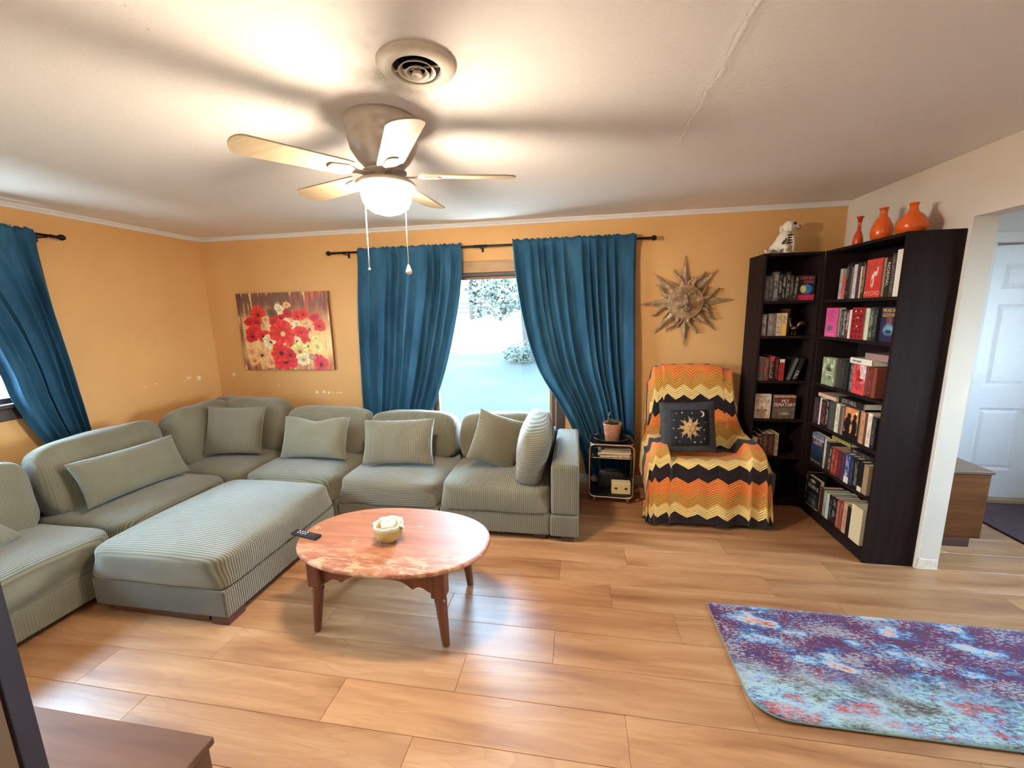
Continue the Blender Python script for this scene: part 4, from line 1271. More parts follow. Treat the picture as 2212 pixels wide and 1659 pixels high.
# ================================================================== ceiling air vent
vt = thing('air_vent', 'round white ceiling air vent with stepped rings', 'air vent', (3.255, -2.313, HC))
VM = plain(226, 214, 194, 0.45, var=0.06)
mb = MB(); mb.lathe([(0.076, -0.002), (0.078, -0.016), (0.084, -0.019), (0.108, -0.016), (0.122, -0.010), (0.127, -0.003), (0.127, 0.0), (0.076, 0.0)], 44, ring=True); mb.build('flange', VM, vt)
DUCT_SHADE = plain(16, 13, 13, 0.95)  # near-black colour stands in for the shade inside the vent opening
V, F = slab(-0.075, 0.075, -0.075, 0.075, [(-0.049, 0.049, -0.049, 0.049)], -0.0016, -0.0004, 'z')
mb = MB(); mb.add(V, F); mb.build('shade_collar', DUCT_SHADE, vt)
mb = MB()
for x0, x1, y0, y1, z0, z1 in ((-0.049, -0.047, -0.049, 0.049, 0, 0.11), (0.047, 0.049, -0.049, 0.049, 0, 0.11), (-0.047, 0.047, -0.049, -0.047, 0, 0.11), (-0.047, 0.047, 0.047, 0.049, 0, 0.11), (-0.049, 0.049, -0.049, 0.049, 0.11, 0.112)):
    mb.box(x0, x1, y0, y1, z0, z1)
mb.build('duct', DUCT_SHADE, vt)
for r0, r1, z in ((0.046, 0.059, -0.022), (0.026, 0.038, -0.027)):
    mb = MB(); mb.lathe([(r0, z+0.012), (r1, z), (r1+0.002, z+0.001), (r0+0.002, z+0.014)], 40, ring=True); mb.build('ring', VM, vt)
mb = MB(); mb.lathe([(0.0, -0.028), (0.010, -0.029), (0.014, -0.033), (0.017, -0.031), (0.014, -0.018), (0.0, -0.016)], 28); mb.build('centre_cap', VM, vt)
mb = MB(); mb.box(-0.085, 0.085, -0.003, 0.003, -0.012, -0.008); mb.build('bridge', VM, vt)

# ================================================================== bookcases
SHZ = [0.075, 0.420, 0.725, 1.035, 1.385, 1.650]
def bookcase(name, label, loc, rz, W, D=0.28, H=2.0):
    b = thing(name, label, 'bookcase', loc, (0, 0, rz))
    for x in (-W/2, W/2-0.018):
        mb = MB(); mb.bbox(x, x+0.018, 0.0, D, 0.0, H, 0.0012, seg=1); mb.build('side_panel', 'black_brown', b)
    mb = MB(); mb.bbox(-W/2+0.0185, W/2-0.0185, 0.002, D-0.006, H-0.020, H-0.001, 0.0012, seg=1); mb.build('top_panel', 'black_brown', b)
    mb = MB(); mb.box(-W/2+0.018, W/2-0.018, D-0.005, D-0.001, 0.07, H-0.02); mb.build('back_panel', 'black_brown', b)
    mb = MB(); mb.box(-W/2+0.018, W/2-0.018, 0.004, 0.020, 0.0, 0.055); mb.build('plinth', 'black_brown', b)
    for z in SHZ:
        mb = MB(); mb.bbox(-W/2+0.0185, W/2-0.0185, 0.006, D-0.007, z-0.020, z, 0.0012, seg=1); mb.build('shelf', 'black_brown', b)
    return b
bookcase('bookcase', 'narrow black brown bookcase against the orange wall', (5.352, -0.302, 0), 0, 0.408, 0.28)
BR_Y0, BR_Y1 = -1.069, -0.305
bookcase('bookcase', 'wide black brown bookcase standing along the cream wall', (5.556, (BR_Y0+BR_Y1)/2, 0), -PI/2, BR_Y1-BR_Y0, 0.278)

# ---- books
def book_mat(c): return plain(c[0], c[1], c[2], 0.5, var=0.08, scale=60)
PAGES = plain(226, 212, 184, 0.8, var=0.06, scale=200)
_mk = {}
def mat_marks(fg, bg):
    """worn, unreadable print on a spine"""
    k = (fg, bg)
    if k not in _mk:
        t = NT('spine_print')
        ri = t.n('ShaderNodeObjectInfo').outputs['Random']
        sh = t.n('ShaderNodeCombineXYZ'); t.l(t.math('MULTIPLY', ri, 9.0), sh.inputs[2]); t.l(t.math('MULTIPLY', ri, 5.0), sh.inputs[0])
        ad = t.n('ShaderNodeVectorMath', operation='ADD'); t.l(t.obj(), ad.inputs[0]); t.l(sh.outputs[0], ad.inputs[1])
        o = ad.outputs[0]
        a = t.noise(t.mapping(o, (420, 420, 190)), 1.0, 2, 0.5)
        b = t.noise(t.mapping(o, (40, 40, 26)), 1.0, 1, 0.5)
        f = t.math('MULTIPLY', t.math('GREATER_THAN', a, 0.52), t.math('GREATER_THAN', b, 0.46))
        _mk[k] = t.set(color=t.mix(f, rgb(*bg), rgb(*fg)), rough=0.5)
    return _mk[k]
def book(label, frame, s, z, th, h, d, cover, face='spine', marks=None, lean=0.0, back=0.02, pages_top=True, group=None, bands=()):
    """frame: 'L' narrow bookcase or 'R' wide bookcase; s: position of the book's left side along the shelf from its left end (metres)
    face 'spine': spine outwards; 'cover': front cover outwards; 'flat': lying on its side"""
    if frame == 'L':
        org = Vector((5.166+s, -0.302, z)); rz = 0
    else:
        org = Vector((5.556, BR_Y1-0.018-s, z)); rz = -PI/2
    w = {'spine': th, 'cover': d, 'flat': h}[face]
    b = thing('book', label, 'book', (0, 0, 0), (0, 0, 0), group or ('books on the narrow bookcase' if frame == 'L' else 'books on the wide bookcase'))
    org.z += 0.0007+abs(math.sin(lean))*th/2
    m = Matrix.Translation(org) @ Matrix.Rotation(rz, 4, 'Z') @ Matrix.Translation((w/2, back, 0)) @ Matrix.Rotation(lean, 4, 'Y')
    b.matrix_world = m
    cm = book_mat(cover)
    t = 0.0025
    if face == 'spine':
        mb = MB(); mb.prism([(-th/2, 0), (th/2, 0), (th/2, d), (th/2-t, d), (th/2-t, t*1.3), (-th/2+t, t*1.3), (-th/2+t, d), (-th/2, d)], 0, h, 'xy')
        mb.build('cover', cm, b)
        mb = MB(); mb.box(-th/2+t, th/2-t, t*1.3, d-0.004, 0.003, h-0.003); mb.build('pages', PAGES, b)
        if marks:
            mb = MB(); mb.box(-th*0.36, th*0.36, -0.0006, 0.0002, h*0.10, h*0.92); mb.build('spine_print', mat_marks(marks, cover), b)
        for z0, z1, c in bands:
            mb = MB(); mb.box(-th/2+0.0003, th/2-0.0003, -0.0008, 0.0002, h*z0, h*z1); mb.build('spine_band', book_mat(c), b)
    elif face == 'cover':
        mb = MB(); mb.prism([(d/2, 0), (-d/2, 0), (-d/2, th), (d/2, th), (d/2, th-t), (-d/2+t, th-t), (-d/2+t, t), (d/2, t)], 0, h, 'xy')
        mb.build('cover', cm, b)
        mb = MB(); mb.box(-d/2+t, d/2-0.003, t, th-t, 0.003, h-0.003); mb.build('pages', PAGES, b)
    else:
        mb = MB(); mb.prism([(0, 0), (d, 0), (d, t), (t*1.3, t), (t*1.3, th-t), (d, th-t), (d, th), (0, th)], -h/2, h/2, 'yz')
        mb.build('cover', cm, b)
        mb = MB(); mb.box(-h/2+0.003, h/2-0.003, t*1.3, d-0.004, t, th-t); mb.build('pages', PAGES, b)
        if marks:
            mb = MB(); mb.box(-h*0.42, h*0.30, -0.0006, 0.0002, th*0.2, th*0.8); mb.build('spine_print', mat_marks(marks, cover), b)
    return b
def cover_print(b, w, h, fn, nx=30, ny=44):
    return painted('cover_print', w, h, nx, ny, fn, b, Matrix.Translation((0, -0.0006, 0)))
def on_cover(x, z, out=0.0012): return Matrix.Translation((x, -out, z)) @ FRONT
def on_spine(x, z, down=True, out=0.0012):
    return Matrix.Translation((x, -out, z)) @ FRONT @ Matrix.Rotation(-PI/2 if down else PI/2, 4, 'Z')
def flatcol(c): return np.array(c)/255.0
def fill(U, c): return np.broadcast_to(flatcol(c), U.shape+(3,)).copy()
def blob(C, U, V, cx, cy, rx, ry, col, hard=12, amt=1.0):
    m = np.clip((1-np.sqrt(((U-cx)/rx)**2+((V-cy)/ry)**2))*hard, 0, 1)*amt
    return C*(1-m[..., None])+flatcol(col)*m[..., None]
def bar(C, U, V, u0, u1, v0, v1, col, amt=1.0):
    m = ((U >= u0) & (U <= u1) & (V >= v0) & (V <= v1)).astype(float)*amt
    return C*(1-m[..., None])+flatcol(col)*m[..., None]
def grit(C, U, seed, a=0.12, n=14):
    r = np.random.RandomState(seed)
    ny, nx = U.shape
    g = r.rand(n+2, n+2)
    yy = np.linspace(0, n, ny); xx = np.linspace(0, n, nx)
    yi = yy.astype(int); xi = xx.astype(int)
    fy = (yy-yi)[:, None]; fx = (xx-xi)[None, :]
    v = (g[yi][:, xi]*(1-fx)+g[yi][:, xi+1]*fx)*(1-fy)+(g[yi+1][:, xi]*(1-fx)+g[yi+1][:, xi+1]*fx)*fy
    return np.clip(C*(1+a*2*(v-0.5))[..., None], 0, 1)
WHT = plain(240, 234, 222, 0.5, var=0.03); BLK = plain(22, 20, 20, 0.5); REDI = plain(206, 52, 40, 0.5); YELI = plain(236, 192, 84, 0.5); CREAM = plain(238, 220, 190, 0.5); REDO = plain(236, 96, 62, 0.5, var=0.04); GREYI = plain(70, 66, 70, 0.5)
GOLDI = plain(206, 150, 100, 0.5)
ORD = ['first', 'second', 'third', 'fourth', 'fifth', 'sixth', 'seventh', 'eighth', 'ninth', 'tenth', 'eleventh', 'twelfth', 'thirteenth']
SHN = ['bottom', 'fifth', 'fourth', 'third', 'second', 'top']
def spines(frame, shelf, rows):
    """rows: (left edge along the shelf, thickness, height, colour words, cover rgb, marks rgb or None[, lean, back])"""
    bc = 'narrow' if frame == 'L' else 'wide'
    for i, r in enumerate(rows):
        s, th, h, word, col, mk = r[:6]
        lean = r[6] if len(r) > 6 else 0.0
        bk = r[7] if len(r) > 7 else 0.015
        bands = r[8] if len(r) > 8 else ()
        lab = '%s spine, %s upright from the left, %s shelf, %s bookcase' % (word, ORD[i], SHN[shelf], bc)
        book(lab, frame, s, SHZ[shelf], th, h, 0.14+0.02*((i*7) % 3), col, 'spine', mk, lean, bk, bands=bands)
DKG = (52, 50, 52); BK = (30, 27, 28); GRY = (120, 114, 108); MAR = (84, 36, 34); RDD = (150, 44, 38); CRMc = (222, 204, 168); BRN = (92, 66, 50); WH = (220, 212, 200); PLUM = (78, 48, 62); BLU = (44, 58, 96)

# narrow bookcase, top shelf down to the bottom
spines('L', 5, [(0.005, 0.030, 0.185, 'dark grey mottled', (72, 72, 72), (130, 128, 124)), (0.036, 0.026, 0.185, 'charcoal', (62, 58, 56), (130, 124, 116)), (0.066, 0.034, 0.215, 'tall grey', (92, 88, 84), (176, 168, 156)),
    (0.102, 0.024, 0.200, 'black', BK, (170, 160, 146)), (0.128, 0.022, 0.195, 'black', BK, (190, 180, 160)), (0.152, 0.028, 0.212, 'tall black', BK, (180, 170, 150)), (0.182, 0.022, 0.185, 'dark brown', (56, 48, 44), (150, 140, 124)), (0.206, 0.022, 0.180, 'dark green brown', (58, 54, 44), (180, 168, 140), 0.06)])
b = book('face-out paperback with red lettering over a blue globe, top shelf, narrow bookcase', 'L', 0.240, SHZ[5], 0.03, 0.185, 0.118, (40, 34, 60), 'cover', back=0.03)
def f(U, V):
    C = fill(U, (34, 36, 52))
    C = bar(C, U, V, 0, 1, 0, 0.24, (196, 40, 84)); C = blob(C, U, V, 0.5, 0.45, 0.36, 0.20, (60, 130, 180)); C = blob(C, U, V, 0.32, 0.46, 0.20, 0.17, (226, 190, 110), 5)
    C = bar(C, U, V, 0, 1, 0.06, 0.09, (240, 90, 110)); C = bar(C, U, V, 0, 1, 0.15, 0.18, (240, 90, 110)); return grit(C, U, 1)
cover_print(b, 0.116, 0.182, f)
lettering('STEPHEN', 0.030, REDO, b, on_cover(0, 0.162), sx=0.80); lettering('KING', 0.030, REDO, b, on_cover(0.016, 0.134), sx=0.9)
spines('L', 4, [(0.006, 0.034, 0.165, 'grey paperback', (118, 112, 106), (210, 200, 186)), (0.052, 0.034, 0.170, 'grey brown', (124, 112, 102), (176, 164, 150)), (0.087, 0.020, 0.170, 'slim taupe', (112, 96, 84), (150, 134, 120)),
    (0.110, 0.036, 0.170, 'cream and maroon patterned', (206, 186, 152), (96, 44, 40)), (0.148, 0.034, 0.172, 'yellow and cream', (226, 196, 130), (96, 70, 60), 0, 0.015, ((0.0, 0.5, (236, 190, 84)),)), (0.186, 0.032, 0.205, 'tall maroon recessed', (76, 44, 42), None, 0, 0.06)])
spines('L', 3, [(0.006, 0.040, 0.188, 'grey with red band', (96, 88, 86), (60, 54, 54), 0, 0.015, ((0.45, 0.6, (150, 46, 44)),)), (0.049, 0.034, 0.182, 'brown red', (104, 56, 46), (160, 110, 90)), (0.086, 0.034, 0.195, 'black with pale and red print', BK, (206, 150, 130), 0, 0.015, ((0.80, 0.98, (190, 60, 50)),))])
b = book('black spine with red lettering next to the red spine, third shelf, narrow bookcase', 'L', 0.124, SHZ[3], 0.034, 0.185, 0.15, BK, 'spine')
lettering("SALEM'S LOT", 0.024, REDI, b, on_spine(0, 0.092), sx=1.1)
book('red spine with white band, third shelf, narrow bookcase', 'L', 0.161, SHZ[3], 0.036, 0.168, 0.15, (170, 44, 34), 'spine', (90, 20, 20), bands=((0.86, 1.0, (226, 214, 200)),))
book('black book leaning right beside the red spine, third shelf, narrow bookcase', 'L', 0.216, SHZ[3], 0.026, 0.180, 0.15, (34, 30, 30), 'spine', None, 0.30, bands=((0.0, 1.0, (96, 90, 82)),))
b = book('black book with pale lettering leaning right at the end of the third shelf, narrow bookcase', 'L', 0.256, SHZ[3], 0.032, 0.180, 0.15, BK, 'spine', None, 0.30)
lettering('CELL', 0.030, CREAM, b, on_spine(0, 0.045), sx=1.1); 
b = book('cream face-out paperback with brown face, fourth shelf, narrow bookcase', 'L', 0.004, SHZ[2], 0.03, 0.196, 0.128, (222, 208, 180), 'cover', back=0.035)
def f(U, V):
    C = fill(U, (226, 212, 186)); C = blob(C, U, V, 0.5, 0.20, 0.30, 0.26, (176, 140, 110), 3); C = blob(C, U, V, 0.5, 0.36, 0.10, 0.2, (166, 128, 100), 3)
    for s in (-1, 1): C = blob(C, U, V, 0.5+s*0.22, 0.34, 0.10, 0.035, (96, 70, 60), 4)
    return grit(C, U, 2)
cover_print(b, 0.126, 0.193, f)
lettering('STEPHEN KING', 0.018, GREYI, b, on_cover(0, 0.182), sx=1.0); lettering('FIRE\nSTARTER', 0.034, plain(150, 84, 62, 0.5), b, on_cover(0, 0.152), sx=0.78)
b = book('brown face-out book with white hand-drawn title, fourth shelf, narrow bookcase', 'L', 0.150, SHZ[2], 0.03, 0.190, 0.158, (120, 100, 80), 'cover', back=0.03)
def f(U, V):
    C = fill(U, (112, 98, 82)); C = bar(C, U, V, 0, 1, 0.5, 0.93, (112, 54, 40)); C = blob(C, U, V, 0.5, 0.22, 0.3, 0.08, (176, 160, 136), 2); C = bar(C, U, V, 0, 1, 0.93, 1, (190, 150, 130)); return grit(C, U, 3, 0.2)
cover_print(b, 0.156, 0.187, f)
lettering('PET', 0.036, WHT, b, on_cover(0.004, 0.142), sx=0.95); lettering('SEMATARY', 0.040, WHT, b, on_cover(0.0, 0.112), sx=0.80)
spines('L', 1, [(0.006, 0.040, 0.150, 'cream', (196, 176, 138), (140, 120, 90)), (0.050, 0.036, 0.165, 'dark brown', (62, 48, 42), (150, 130, 110)), (0.089, 0.034, 0.180, 'brown', (84, 58, 48), (140, 116, 96)), (0.126, 0.048, 0.180, 'maroon', (78, 38, 34), (120, 80, 66)), (0.177, 0.026, 0.185, 'pale tan', (180, 160, 124), (90, 70, 52))])
spines('L', 0, [(0.080, 0.032, 0.200, 'grey', (90, 86, 84), None), (0.114, 0.060, 0.195, 'black', (26, 24, 26), (80, 80, 84)), (0.176, 0.034, 0.190, 'pale grey', (112, 108, 102), None)])

# brass rooster on the narrow bookcase
rk = thing('brass_rooster', 'small brass rooster figurine beside the paperbacks', 'figurine', (5.166+0.262, -0.225, SHZ[4]+0.001))
mb = MB()
mb.sphere((0, 0, 0.055), 0.024, 14, 10, (1.3, 0.8, 0.95))
mb.tube([(-0.018, 0, 0.060), (-0.030, 0, 0.085), (-0.032, 0, 0.105)], 0.012, 10, radii=[0.020, 0.012, 0.009])
mb.sphere((-0.034, 0, 0.110), 0.012, 12, 8)
mb.build('body', 'brass', rk)
mb = MB(); mb.prism([(-0.030, 0.116), (-0.026, 0.130), (-0.034, 0.126), (-0.038, 0.134), (-0.044, 0.122), (-0.042, 0.114)], -0.002, 0.002, 'xz'); mb.build('comb', 'brass', rk)
mb = MB(); mb.prism([(-0.044, 0.112), (-0.056, 0.106), (-0.044, 0.104)], -0.003, 0.003, 'xz'); mb.build('beak', 'brass', rk)
for k, (dx, dz) in enumerate(((0.040, 0.048), (0.052, 0.038), (0.058, 0.026))):
    MB().tube([(0.020, 0, 0.060), (0.036, 0, 0.070+dz*0.5), (0.036+dx*0.6, 0, 0.062+dz), (0.040+dx, 0, 0.050+dz*0.7)], 0.006, 8, radii=[0.010, 0.008, 0.006, 0.003]).build('tail_feather', 'brass', rk)
for dx in (-0.010, 0.014):
    MB().tube([(dx, 0, 0.036), (dx, 0, 0.006), (dx-0.010, 0, 0.0045)], 0.004, 8).build('leg', 'brass', rk)

# wide bookcase
Z = SHZ
LNR = BR_Y1-BR_Y0-0.036
spines('R', 5, [(0.155, 0.030, 0.205, 'mottled white and pink', (190, 180, 172), (140, 84, 84)), (0.188, 0.034, 0.165, 'short salmon', (200, 98, 82), None), (0.225, 0.026, 0.230, 'tall black', BK, (150, 140, 140)), (0.253, 0.024, 0.235, 'tall dark', (44, 40, 42), (90, 80, 80)), (0.279, 0.016, 0.205, 'slim grey brown', (120, 106, 94), None),
    (0.300, 0.030, 0.218, 'white and lilac', (216, 208, 206), (170, 160, 170)), (0.336, 0.026, 0.225, 'dark plum', (70, 52, 62), (110, 90, 100)), (0.366, 0.016, 0.200, 'slim cream', (220, 180, 140), None), (0.386, 0.026, 0.225, 'black and white', (60, 56, 50), (200, 190, 170))])
b = book('red face-out paperback with a pale figure, top shelf, wide bookcase', 'R', 0.425, Z[5], 0.022, 0.232, 0.140, (196, 50, 44), 'cover', back=0.012)
def f(U, V):
    C = fill(U, (204, 58, 50)); C = bar(C, U, V, 0, 1, 0.55, 1, (200, 84, 72), 0.5)
    C = blob(C, U, V, 0.46, 0.45, 0.11, 0.20, (238, 214, 196), 4); C = blob(C, U, V, 0.60, 0.62, 0.16, 0.08, (238, 210, 190), 4); C = blob(C, U, V, 0.72, 0.72, 0.05, 0.10, (238, 210, 190), 4); C = blob(C, U, V, 0.44, 0.42, 0.05, 0.11, (204, 70, 60), 4)
    return grit(C, U, 4)
cover_print(b, 0.138, 0.229, f); lettering('PSYCHO', 0.040, plain(250, 176, 150, 0.5), b, on_cover(0, 0.024), sx=0.88)
b = book('black spine with pale capitals beside the red face-out cover, top shelf, wide bookcase', 'R', 0.582, Z[5], 0.040, 0.225, 0.15, (40, 36, 34), 'spine')
lettering('NORMAL', 0.034, CREAM, b, on_spine(0, 0.130), sx=1.0)
book('dark spine with grey print before the white book, top shelf, wide bookcase', 'R', 0.624, Z[5], 0.030, 0.245, 0.15, (66, 60, 54), 'spine', (150, 140, 124))
book('tall white book at the near end of the top shelf, wide bookcase', 'R', 0.658, Z[5], 0.040, 0.262, 0.15, (232, 224, 206), 'spine', None)
# second shelf
b = book('bright pink face-out book with grey lettering, second shelf, wide bookcase', 'R', 0.050, Z[4], 0.045, 0.205, 0.140, (226, 84, 140), 'cover', back=0.012)
def f(U, V):
    C = fill(U, (228, 88, 146)); C = blob(C, U, V, 0.42, 0.30, 0.26, 0.10, (116, 104, 112), 6); C = bar(C, U, V, 0.15, 0.85, 0.07, 0.10, (250, 170, 200)); return grit(C, U, 5, 0.06)
cover_print(b, 0.138, 0.202, f)
tm = on_cover(0.0, 0.135) @ Matrix.Rotation(0.32, 4, 'Z')
mb = MB()
for k in range(4):
    mb.box(-0.045+0.006*k, 0.045-0.004*k, 0.035-0.022*k, 0.048-0.022*k, 0, 0.0005, tm)
mb.build('cover_lettering', mat_marks((92, 60, 84), (214, 90, 140)), b)
spines('R', 4, [(0.215, 0.028, 0.195, 'grey and black', (70, 66, 66), (170, 164, 160)), (0.246, 0.030, 0.195, 'black and white striped', (60, 56, 56), (206, 200, 196)), (0.279, 0.026, 0.185, 'red brown and white', (110, 50, 44), (214, 200, 184)), (0.307, 0.026, 0.190, 'white', (226, 218, 200), None)])
b = book('face-out book with dark red dots on red, second shelf, wide bookcase', 'R', 0.337, Z[4], 0.030, 0.205, 0.120, (150, 36, 38), 'cover', back=0.012)
def f(U, V):
    C = fill(U, (160, 40, 42))
    for j in range(6):
        for i in range(3):
            C = blob(C, U, V, 0.2+0.3*i, 0.09+0.165*j, 0.11, 0.06, (110, 20, 28), 5)
    for u, v in ((0.5, 0.42), (0.3, 0.9), (0.75, 0.9), (0.5, 0.7)): C = blob(C, U, V, u, v, 0.05, 0.03, (250, 220, 200), 6)
    return grit(C, U, 6, 0.1)
cover_print(b, 0.118, 0.202, f)
book('pale cream spine between the red dotted cover and the green spine, second shelf, wide bookcase', 'R', 0.460, Z[4], 0.034, 0.198, 0.15, (206, 206, 180), 'spine', None)
book('dark green spine with fine print, second shelf, wide bookcase', 'R', 0.496, Z[4], 0.036, 0.205, 0.15, (62, 72, 58), 'spine', (170, 170, 150))
book('black spine before the purple face-out cover, second shelf, wide bookcase', 'R', 0.534, Z[4], 0.030, 0.205, 0.15, (38, 40, 38), 'spine', (120, 120, 110))
b = book('purple face-out book with yellow title over a blue face, second shelf, wide bookcase', 'R', 0.580, Z[4], 0.03, 0.205, 0.138, (52, 40, 74), 'cover', back=0.03)
def f(U, V):
    C = fill(U, (46, 38, 70)); C = blob(C, U, V, 0.5, 0.62, 0.22, 0.2, (120, 70, 80), 3); C = blob(C, U, V, 0.5, 0.36, 0.36, 0.20, (110, 150, 166), 3); C = blob(C, U, V, 0.5, 0.30, 0.24, 0.07, (40, 60, 80), 4); return grit(C, U, 7, 0.2)
cover_print(b, 0.136, 0.202, f)
lettering('MEXICAN', 0.030, YELI, b, on_cover(0, 0.185), sx=0.9); lettering('GOTHIC', 0.030, YELI, b, on_cover(0, 0.158), sx=1.0)
# third shelf
b = book('green leafy face-out book with a pale title strip, third shelf, wide bookcase', 'R', 0.075, Z[3], 0.045, 0.200, 0.150, (140, 150, 110), 'cover', back=0.012)
def f(U, V):
    C = fill(U, (150, 160, 120))
    r = np.random.RandomState(3)
    for k in range(26): C = blob(C, U, V, r.rand(), r.rand(), 0.05+0.09*r.rand(), 0.04+0.06*r.rand(), ((96, 112, 80), (186, 196, 150), (206, 212, 170))[k % 3], 4)
    C = blob(C, U, V, 0.52, 0.60, 0.18, 0.07, (52, 60, 40), 6); C = bar(C, U, V, 0.3, 0.85, 0.38, 0.50, (222, 216, 190)); return grit(C, U, 8)
cover_print(b, 0.148, 0.197, f); lettering('THE RUIN', 0.020, BLK, b, on_cover(0.012, 0.087), sx=0.9)
for i, (s, th, h, c, mk, wd) in enumerate(((0.228, 0.050, 0.205, (70, 64, 60), None, 'dark grey thick'), (0.280, 0.040, 0.20, (52, 48, 46), (90, 84, 80), 'charcoal'), (0.323, 0.034, 0.195, (44, 42, 42), None, 'black'), (0.378, 0.034, 0.192, (74, 84, 84), (150, 160, 160), 'slate teal'))):
    book('%s spine, %s right of the green cover, third shelf, wide bookcase' % (wd, ORD[i]), 'R', s, Z[3], th, h, 0.15, c, 'spine', mk)
b = book('red and white splattered face-out book under the white flat book, third shelf, wide bookcase', 'R', 0.418, Z[3], 0.03, 0.195, 0.125, (196, 60, 60), 'cover', back=0.012)
def f(U, V):
    C = fill(U, (206, 70, 70)); C = blob(C, U, V, 0.75, 0.8, 0.45, 0.5, (224, 190, 180), 2); C = blob(C, U, V, 0.45, 0.65, 0.16, 0.25, (170, 30, 40), 3); C = blob(C, U, V, 0.6, 0.5, 0.3, 0.06, (150, 24, 34), 3); return grit(C, U, 9, 0.25)
cover_print(b, 0.123, 0.192, f)
book('dark red spine with pale edge under the white flat book, third shelf, wide bookcase', 'R', 0.548, Z[3], 0.044, 0.192, 0.15, (112, 34, 30), 'spine', (150, 80, 70))
book('rust coloured spine, last upright on the third shelf, wide bookcase', 'R', 0.594, Z[3], 0.030, 0.190, 0.15, (130, 66, 50), 'spine', None)
b = book('white book lying flat with a lower-case title, third shelf, wide bookcase', 'R', 0.385, Z[3]+0.196, 0.036, 0.205, 0.15, (232, 222, 204), 'flat', None, back=0.006)
lettering('betrayed', 0.026, BLK, b, on_cover(-0.035, 0.018), sx=0.9)
book('mauve brown book lying flat at the near end, third shelf, wide bookcase', 'R', 0.500, Z[3]+0.233, 0.040, 0.215, 0.15, (150, 118, 112), 'flat', None, back=0.02)
# fourth shelf
spines('R', 2, [(0.020, 0.040, 0.195, 'dark collage', (66, 52, 52), (120, 70, 66)), (0.062, 0.026, 0.200, 'dark maroon', (58, 36, 38), (120, 90, 90)), (0.091, 0.018, 0.205, 'slim white', (224, 212, 200), None), (0.113, 0.058, 0.195, 'black, red and white', (40, 36, 38), (180, 60, 56)), (0.174, 0.030, 0.215, 'black with pale print', BK, (200, 190, 176)),
    (0.208, 0.074, 0.205, 'wide dark grey', (74, 70, 66), (96, 90, 84)), (0.286, 0.040, 0.205, 'cream with vertical print', (228, 212, 184), (110, 90, 70)), (0.330, 0.024, 0.195, 'grey green', (90, 88, 74), None), (0.357, 0.022, 0.195, 'pink grey', (150, 110, 104), None)])
b = book('orange and black face-out book with cat shapes, fourth shelf, wide bookcase', 'R', 0.385, Z[2], 0.03, 0.215, 0.150, (40, 30, 26), 'cover', back=0.012)
def f(U, V):
    C = fill(U, (30, 24, 22)); C = bar(C, U, V, 0.05, 0.95, 0.2, 0.98, (220, 140, 84))
    C = blob(C, U, V, 0.30, 0.42, 0.26, 0.28, (26, 20, 20), 8); C = blob(C, U, V, 0.34, 0.72, 0.14, 0.10, (26, 20, 20), 8); C = blob(C, U, V, 0.72, 0.40, 0.22, 0.30, (26, 20, 20), 8); C = blob(C, U, V, 0.74, 0.74, 0.12, 0.09, (26, 20, 20), 8)
    C = blob(C, U, V, 0.53, 0.36, 0.08, 0.15, (224, 160, 96), 6); C = blob(C, U, V, 0.8, 0.86, 0.08, 0.04, (250, 236, 200), 4); return grit(C, U, 10)
cover_print(b, 0.148, 0.212, f)
for i, (s, th, h, c, mk, wd) in enumerate(((0.540, 0.034, 0.205, (206, 150, 110), (140, 90, 60), 'peach'), (0.577, 0.020, 0.200, (112, 62, 50), None, 'slim red brown'), (0.600, 0.036, 0.215, (234, 216, 188), (150, 120, 90), 'cream'), (0.640, 0.036, 0.200, (34, 32, 32), (120, 112, 100), 'black'))):
    book('%s spine, %s right of the cat cover, fourth shelf, wide bookcase' % (wd, ORD[i]), 'R', s, Z[2], th, h, 0.15, c, 'spine', mk)
book('cream and red book lying flat on the far end of the fourth shelf, wide bookcase', 'R', 0.070, Z[2]+0.216, 0.026, 0.215, 0.15, (222, 190, 160), 'flat', (226, 90, 70), back=0.008)
b = book('black book lying flat with large pale capitals, fourth shelf, wide bookcase', 'R', 0.300, Z[2]+0.218, 0.040, 0.250, 0.16, (36, 33, 34), 'flat', None, back=0.014)
lettering('JOE HILL', 0.036, plain(186, 170, 150, 0.5), b, on_cover(-0.01, 0.020), sx=1.1)
# fifth shelf
b = book('navy face-out book with copper title, fifth shelf, wide bookcase', 'R', 0.045, Z[1], 0.04, 0.235, 0.155, (44, 52, 72), 'cover', back=0.012)
def f(U, V):
    C = fill(U, (42, 52, 72)); C = bar(C, U, V, 0, 1, 0.86, 1, (110, 112, 130)); C = bar(C, U, V, 0, 1, 0.84, 0.86, (200, 200, 206)); C = blob(C, U, V, 0.55, 0.7, 0.4, 0.08, (150, 110, 96), 2); return grit(C, U, 11, 0.25)
cover_print(b, 0.153, 0.232, f)
mb = MB()
for k in range(2): mb.box(-0.05, 0.06, 0.168-0.026*k, 0.186-0.026*k, 0.0, 0.0, None) if False else mb.box(-0.05, 0.06, -0.0012, -0.0007, 0.150+0.024*k, 0.166+0.024*k)
mb.build('cover_lettering', mat_marks((206, 150, 120), (60, 62, 78)), b)
mb = MB(); mb.box(-0.065, 0.060, -0.0012, -0.0007, 0.012, 0.026); mb.build('cover_lettering', mat_marks((236, 230, 224), (44, 52, 72)), b)
